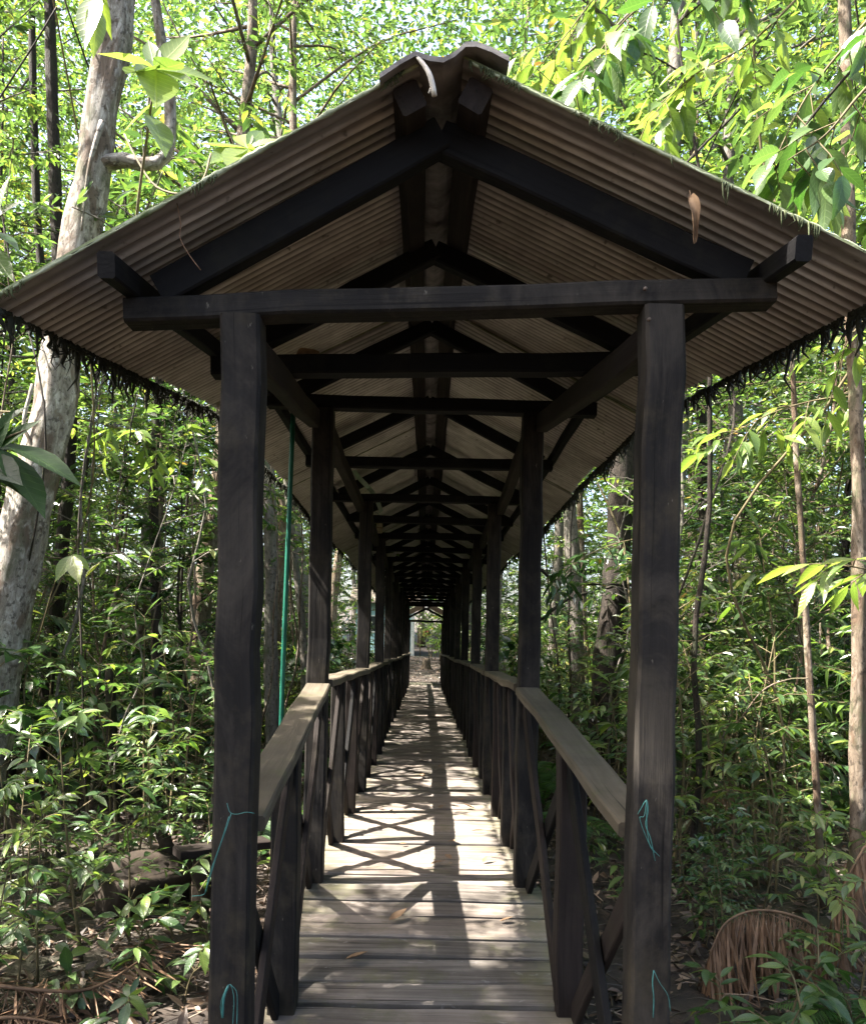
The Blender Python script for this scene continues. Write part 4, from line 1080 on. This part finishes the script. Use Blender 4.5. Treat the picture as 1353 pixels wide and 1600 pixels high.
branch_spray('leafy_branch', 'leafy branch drooping at the top right corner', [at(1420, -40, 3.6), at(1330, 60, 3.5), at(1260, 150, 3.5), at(1205, 260, 3.5)], 14, 0.17, 0.36, 'leaf_near', 3)
branch_spray('leafy_branch', 'dark twig with large leaves crossing the upper right border', [at(1440, 60, 3.2), at(1350, 140, 3.2), at(1290, 210, 3.2), at(1230, 250, 3.25)], 8, 0.18, 0.36, 'leaf_near', 4)
branch_spray('leafy_branch', 'backlit branch of small lime leaves just above the right eave', [at(1460, 120, 4.4), at(1360, 200, 4.3), at(1290, 280, 4.2), at(1230, 300, 4.2)], 12, 0.13, 0.4, 'leaf_lime', 5)
branch_spray('leafy_branch', 'lime leaved branch over the ridge at the top right of it', [at(1080, -150, 5.2), at(960, -40, 5.1), at(880, 60, 5.0), at(820, 130, 5.0)], 14, 0.15, 0.38, 'leaf_lime', 6)
branch_spray('leafy_branch', 'light leaved branch right of the right front post at eave height', [at(1450, 640, 5.2), at(1330, 620, 5.0), at(1220, 640, 4.9), at(1120, 690, 4.8)], 14, 0.18, 0.30, 'leaf_lime', 7)
branch_spray('leafy_branch', 'branch of narrow leaves at the right border halfway up', [at(1480, 960, 4.2), at(1380, 900, 4.0), at(1310, 880, 3.9)], 8, 0.19, 0.24, 'leaf_lime', 8)
branch_spray('leafy_branch', 'spray of hanging lime leaves under the right eave corner', [at(1420, 470, 3.9), at(1350, 500, 3.8), at(1310, 560, 3.8)], 7, 0.15, 0.32, 'leaf_lime', 9)
branch_spray('leafy_branch', 'dim leafy branch beside the second right post', [at(1060, 830, 8.5), at(960, 850, 8), at(900, 880, 7.8), at(870, 920, 7.8)], 18, 0.16, 0.3, 'leaf_dark', 10)
branch_spray('leafy_branch', 'light leafy branch crossing left of the left front post', [at(-60, 640, 6.4), at(100, 650, 6.2), at(220, 680, 6), at(320, 720, 6)], 18, 0.16, 0.32, 'leaf_lime', 11)

# dead palm fronds
def dead_frond(name, label, pts, n, ln, seed, hang=1.0):
    r = random.Random(seed); base = V(pts[0]); o = empty(name, base); tag(o, label, 'palm frond')
    sp = spline(pts, 24); b = MB(); tube(b, [p - base for p in sp], [0.011 * (1 - 0.7 * i / 24) for i in range(25)], 6, rng=r); b.build('rachis', M['straw'], o)
    b = MB()
    for k in range(n):
        t = 0.05 + 0.95 * k / n; i = min(23, int(t * 24)); s = sp[i].lerp(sp[i + 1], t * 24 - i)
        d = (sp[i + 1] - sp[i]).normalized(); sd = d.cross(V((0, 0, 1))).normalized()
        L = ln * r.uniform(0.35, 1.15)
        dd = (V((0, 0, -hang)) + d * r.uniform(-0.15, 0.45) + sd * r.uniform(-0.35, 0.35) * (1 if hang > 0.8 else 3.2)).normalized()
        add_leaf(b, s - base, dd, sd + rvec(r) * 0.6, L, r.uniform(0.006, 0.015), 1, r.uniform(-0.15, 0.3), 0.4)
    b.build('leaflets', M['straw'], o)
d = 4.0
dead_frond('dead_frond', 'brown dead palm frond arched over the ground right of the right front post',
           [at(1400, 1580, d + .5), at(1330, 1490, d + .3), at(1262, 1440, d + .1), at(1190, 1422, d), at(1135, 1440, d - .05), at(1108, 1490, d - .1)], 300, 0.55, 1)
dead_frond('dead_frond', 'tan dead frond hanging at the right border above the arched one', [at(1420, 1260, 4.3), at(1370, 1300, 4.3), at(1340, 1340, 4.2), at(1300, 1420, 4.2)], 110, 0.36, 2)
dead_frond('dead_frond', 'reddish dead frond lying at the lower left corner', [at(-60, 1530, 3.6), at(40, 1545, 3.6), at(140, 1545, 3.7), at(220, 1500, 3.9), at(250, 1470, 4.0)], 150, 0.26, 3, 0.22)
dead_frond('dead_frond', 'second dead frond lying flat below the first at the lower left', [at(-80, 1600, 3.3), at(30, 1590, 3.35), at(130, 1610, 3.4)], 110, 0.24, 4, 0.2)
dead_frond('dead_frond', 'dry brown frond hanging in the thicket right of the right front post', [at(1180, 1240, 6.5), at(1130, 1235, 6.4), at(1085, 1245, 6.3)], 70, 0.28, 5)

# fallen log and board on the left
hb = at(340, 1395, 5.6); hb.z = 0.16
o = empty('fallen_log', hb); tag(o, 'dark rotting fallen log lying on the ground left of the left front post', 'log')
b = MB(); p = [at(345, 1395, 5.7), at(270, 1400, 5.3), at(195, 1415, 5.0), at(165, 1425, 4.9)]
for q in p: q.z = gz(q.x, q.y) + 0.13
tube(b, [x - hb for x in spline(p, 18)], [0.17, .17, .175, .17, .17, .165, .165, .16, .16, .16, .155, .155, .15, .15, .15, .145, .14, .13, .12], 16, 0, 0.9); b.build('log_body', M['log'], o)
b = MB(); tube(b, [p[1] - hb + V((0, 0, .12)), p[1] - hb + V((-.1, .05, .28)), p[1] - hb + V((-.12, .1, .4))], [0.05, .035, .02], 8, 0, 0.3); b.build('broken_limb', M['log'], o)
q = at(312, 1330, 4.9)
b = MB(); beam(b, (0.35, 0.25, 0), (-0.12, -0.05, 0), 0.16, 0.05)
tag(b.build('loose_board', M['brown'], None, q), 'grey weathered board end sticking out behind the left front post', 'board')
b = MB(); beam(b, (0.0, 0.05, -0.026), (0.0, 0.05, -q.z - 0.1), 0.09, 0.09)
tag(b.build('wooden_prop', M['log'], None, q), 'dark wooden prop under the grey board behind the left front post', 'prop')

# lianas
def liana(label, pts, rad=0.006, mat='stem'):
    thing_tube('liana', label, 'vine', [(spline(pts, 20), rad, 6)], M[mat])
liana('thin brown liana looping from the leaning trunk to the roof edge', [at(195, 210, 4.6), at(215, 250, 4.5), at(245, 292, 4.4), at(290, 303, 4.3), at(318, 280, 4.3), at(330, 240, 4.4)], 0.006)
liana('dark bent branch reaching in right of the second right post', [at(1000, 915, 9), at(930, 912, 8.6), at(870, 908, 8.4), at(845, 890, 8.3)], 0.018, 'bark_dark')
liana('dark slanting branch below the bent one on the right', [at(1020, 880, 9), at(960, 915, 8.8), at(890, 935, 8.6), at(846, 968, 8.4)], 0.016, 'bark_dark')
liana('pale arching vine in the right thicket', [at(1262, 1060, 5.1), at(1230, 1062, 5.2), at(1190, 1080, 5.3), at(1150, 1130, 5.4), at(1120, 1140, 5.5)], 0.005, 'bark_tan')
liana('straight dark twig slanting across the upper right border', [at(1400, 40, 3.4), at(1330, 110, 3.4), at(1270, 180, 3.45), at(1210, 265, 3.5)], 0.006, 'bark_dark')
liana('long thin root hanging below the left eave', [at(215, 620, 3.9), at(206, 660, 3.9), at(203, 690, 3.9)], 0.004, 'bark_dark')

lr2 = random.Random(404)
for k in range(26):
    sgn = -1 if k % 2 else 1
    x, y = sgn * lr2.uniform(2.0, 5.5), lr2.uniform(6.0, 13)
    if k < 4: y = lr2.uniform(5.4, 6.2)
    z1 = lr2.uniform(5.5, 9)
    pts = [V((x + lr2.gauss(0, .5), y + lr2.gauss(0, .4), z1))]
    for q in range(1, 5): pts.append(V((x + lr2.gauss(0, .28), y + lr2.gauss(0, .28), z1 * (1 - q / 5))))
    pts.append(V((x, y, gz(x, y) - 0.02)))
    zn = side_zone(x, y)
    thing_tube('liana', f'thin twisted vine hanging to the ground {zn}', 'vine', [(spline(pts, 26), lr2.uniform(0.004, 0.011), 6)], M[lr2.choice(['stem', 'bark_dark', 'bark_tan'])], f'hanging vines {zn}')
# ================================================================== CLEARING AT THE FAR END
hx, hy = -1.75, 40.0
h = tag(empty('house', (hx, hy, gz(hx, hy))), 'small pale blue house with a white corner post beyond the far end of the walkway', 'house')
b = MB(); beam(b, (-1.5, 0, 1.2), (1.1, 0, 1.2), 2.2, 2.4, 1, 0); b.build('wall', M['house'], h)
b = MB(); beam(b, (1.16, -1.16, -0.1), (1.16, -1.16, 2.5), 0.16, 0.16, 2, 0); b.build('corner_post', M['white'], h)
b = MB(); beam(b, (-1.8, -0.75, 2.7), (1.5, -0.75, 2.7), 1.9, 0.05, 2, 0, up=(0, -0.45, 1)); beam(b, (-1.8, 0.78, 2.7), (1.5, 0.78, 2.7), 1.9, 0.05, 2, 0, up=(0, 0.45, 1)); b.build('roof', M['rust'], h)
w = MB(); beam(w, (-0.9, -1.115, 1.35), (-0.3, -1.115, 1.35), 0.05, 0.7, 1, 0); wo = w.build('window', M['glass'], h)
w = MB(); beam(w, (-0.96, -1.13, 1.73), (-0.24, -1.13, 1.73), 0.08, 0.06, 1, 0); beam(w, (-0.96, -1.13, 0.97), (-0.24, -1.13, 0.97), 0.08, 0.06, 1, 0); w.build('window_frame', M['white'], wo)
q = V((0.02, 38.5, 0)); q.z = gz(q.x, q.y)
b = MB()
vs, fs, ls = [], [], []
for i in range(9):
    for j in range(7):
        vs.append((i * 0.055 - 0.2, 0.03 * math.sin(i * 1.6 + j * 0.3), 1.35 - j * 0.085 - 0.02 * math.sin(i * 0.4))); ls.append((i, j, 0))
for i in range(8):
    for j in range(6): fs.append((i * 7 + j, i * 7 + j + 1, i * 7 + j + 8, i * 7 + j + 7))
b.add(vs, fs, ls, 0, True)
o = b.build('red_cloth', M['red'], None, q)
o.scale = (0.7, 1, 0.7)
o.location.z += 0.35; sm = o.modifiers.new('thick', 'SOLIDIFY'); sm.thickness = 0.012
tag(o, 'red cloth hanging beside the pale blue house at the far end', 'cloth')
b = MB(); tube(b, [(-0.25, 0.02, -0.1), (-0.25, 0.02, 1.4)], 0.02, 6); tube(b, [(0.3, 0.02, -0.1), (0.3, 0.02, 1.4)], 0.02, 6); tube(b, [(-0.25, 0.02, 1.36), (0.3, 0.02, 1.36)], 0.008, 6)
tag(b.build('drying_rack', M['stem'], None, q), 'thin wooden rack holding the red cloth at the far end', 'rack')
q = V((0.05, 31.5, 0)); q.z = gz(q.x, q.y)
b = MB(); tube(b, [(0, 0, -0.1), (0, 0, 0.12), (0.02, 0, 0.3), (0.03, 0, 0.42)], [0.26, 0.2, 0.17, 0.15], 12, 0, 0.4)
tag(b.build('tree_stump', M['bark_tan'], None, q), 'brown tree stump on the slope past the far end of the walkway', 'stump')
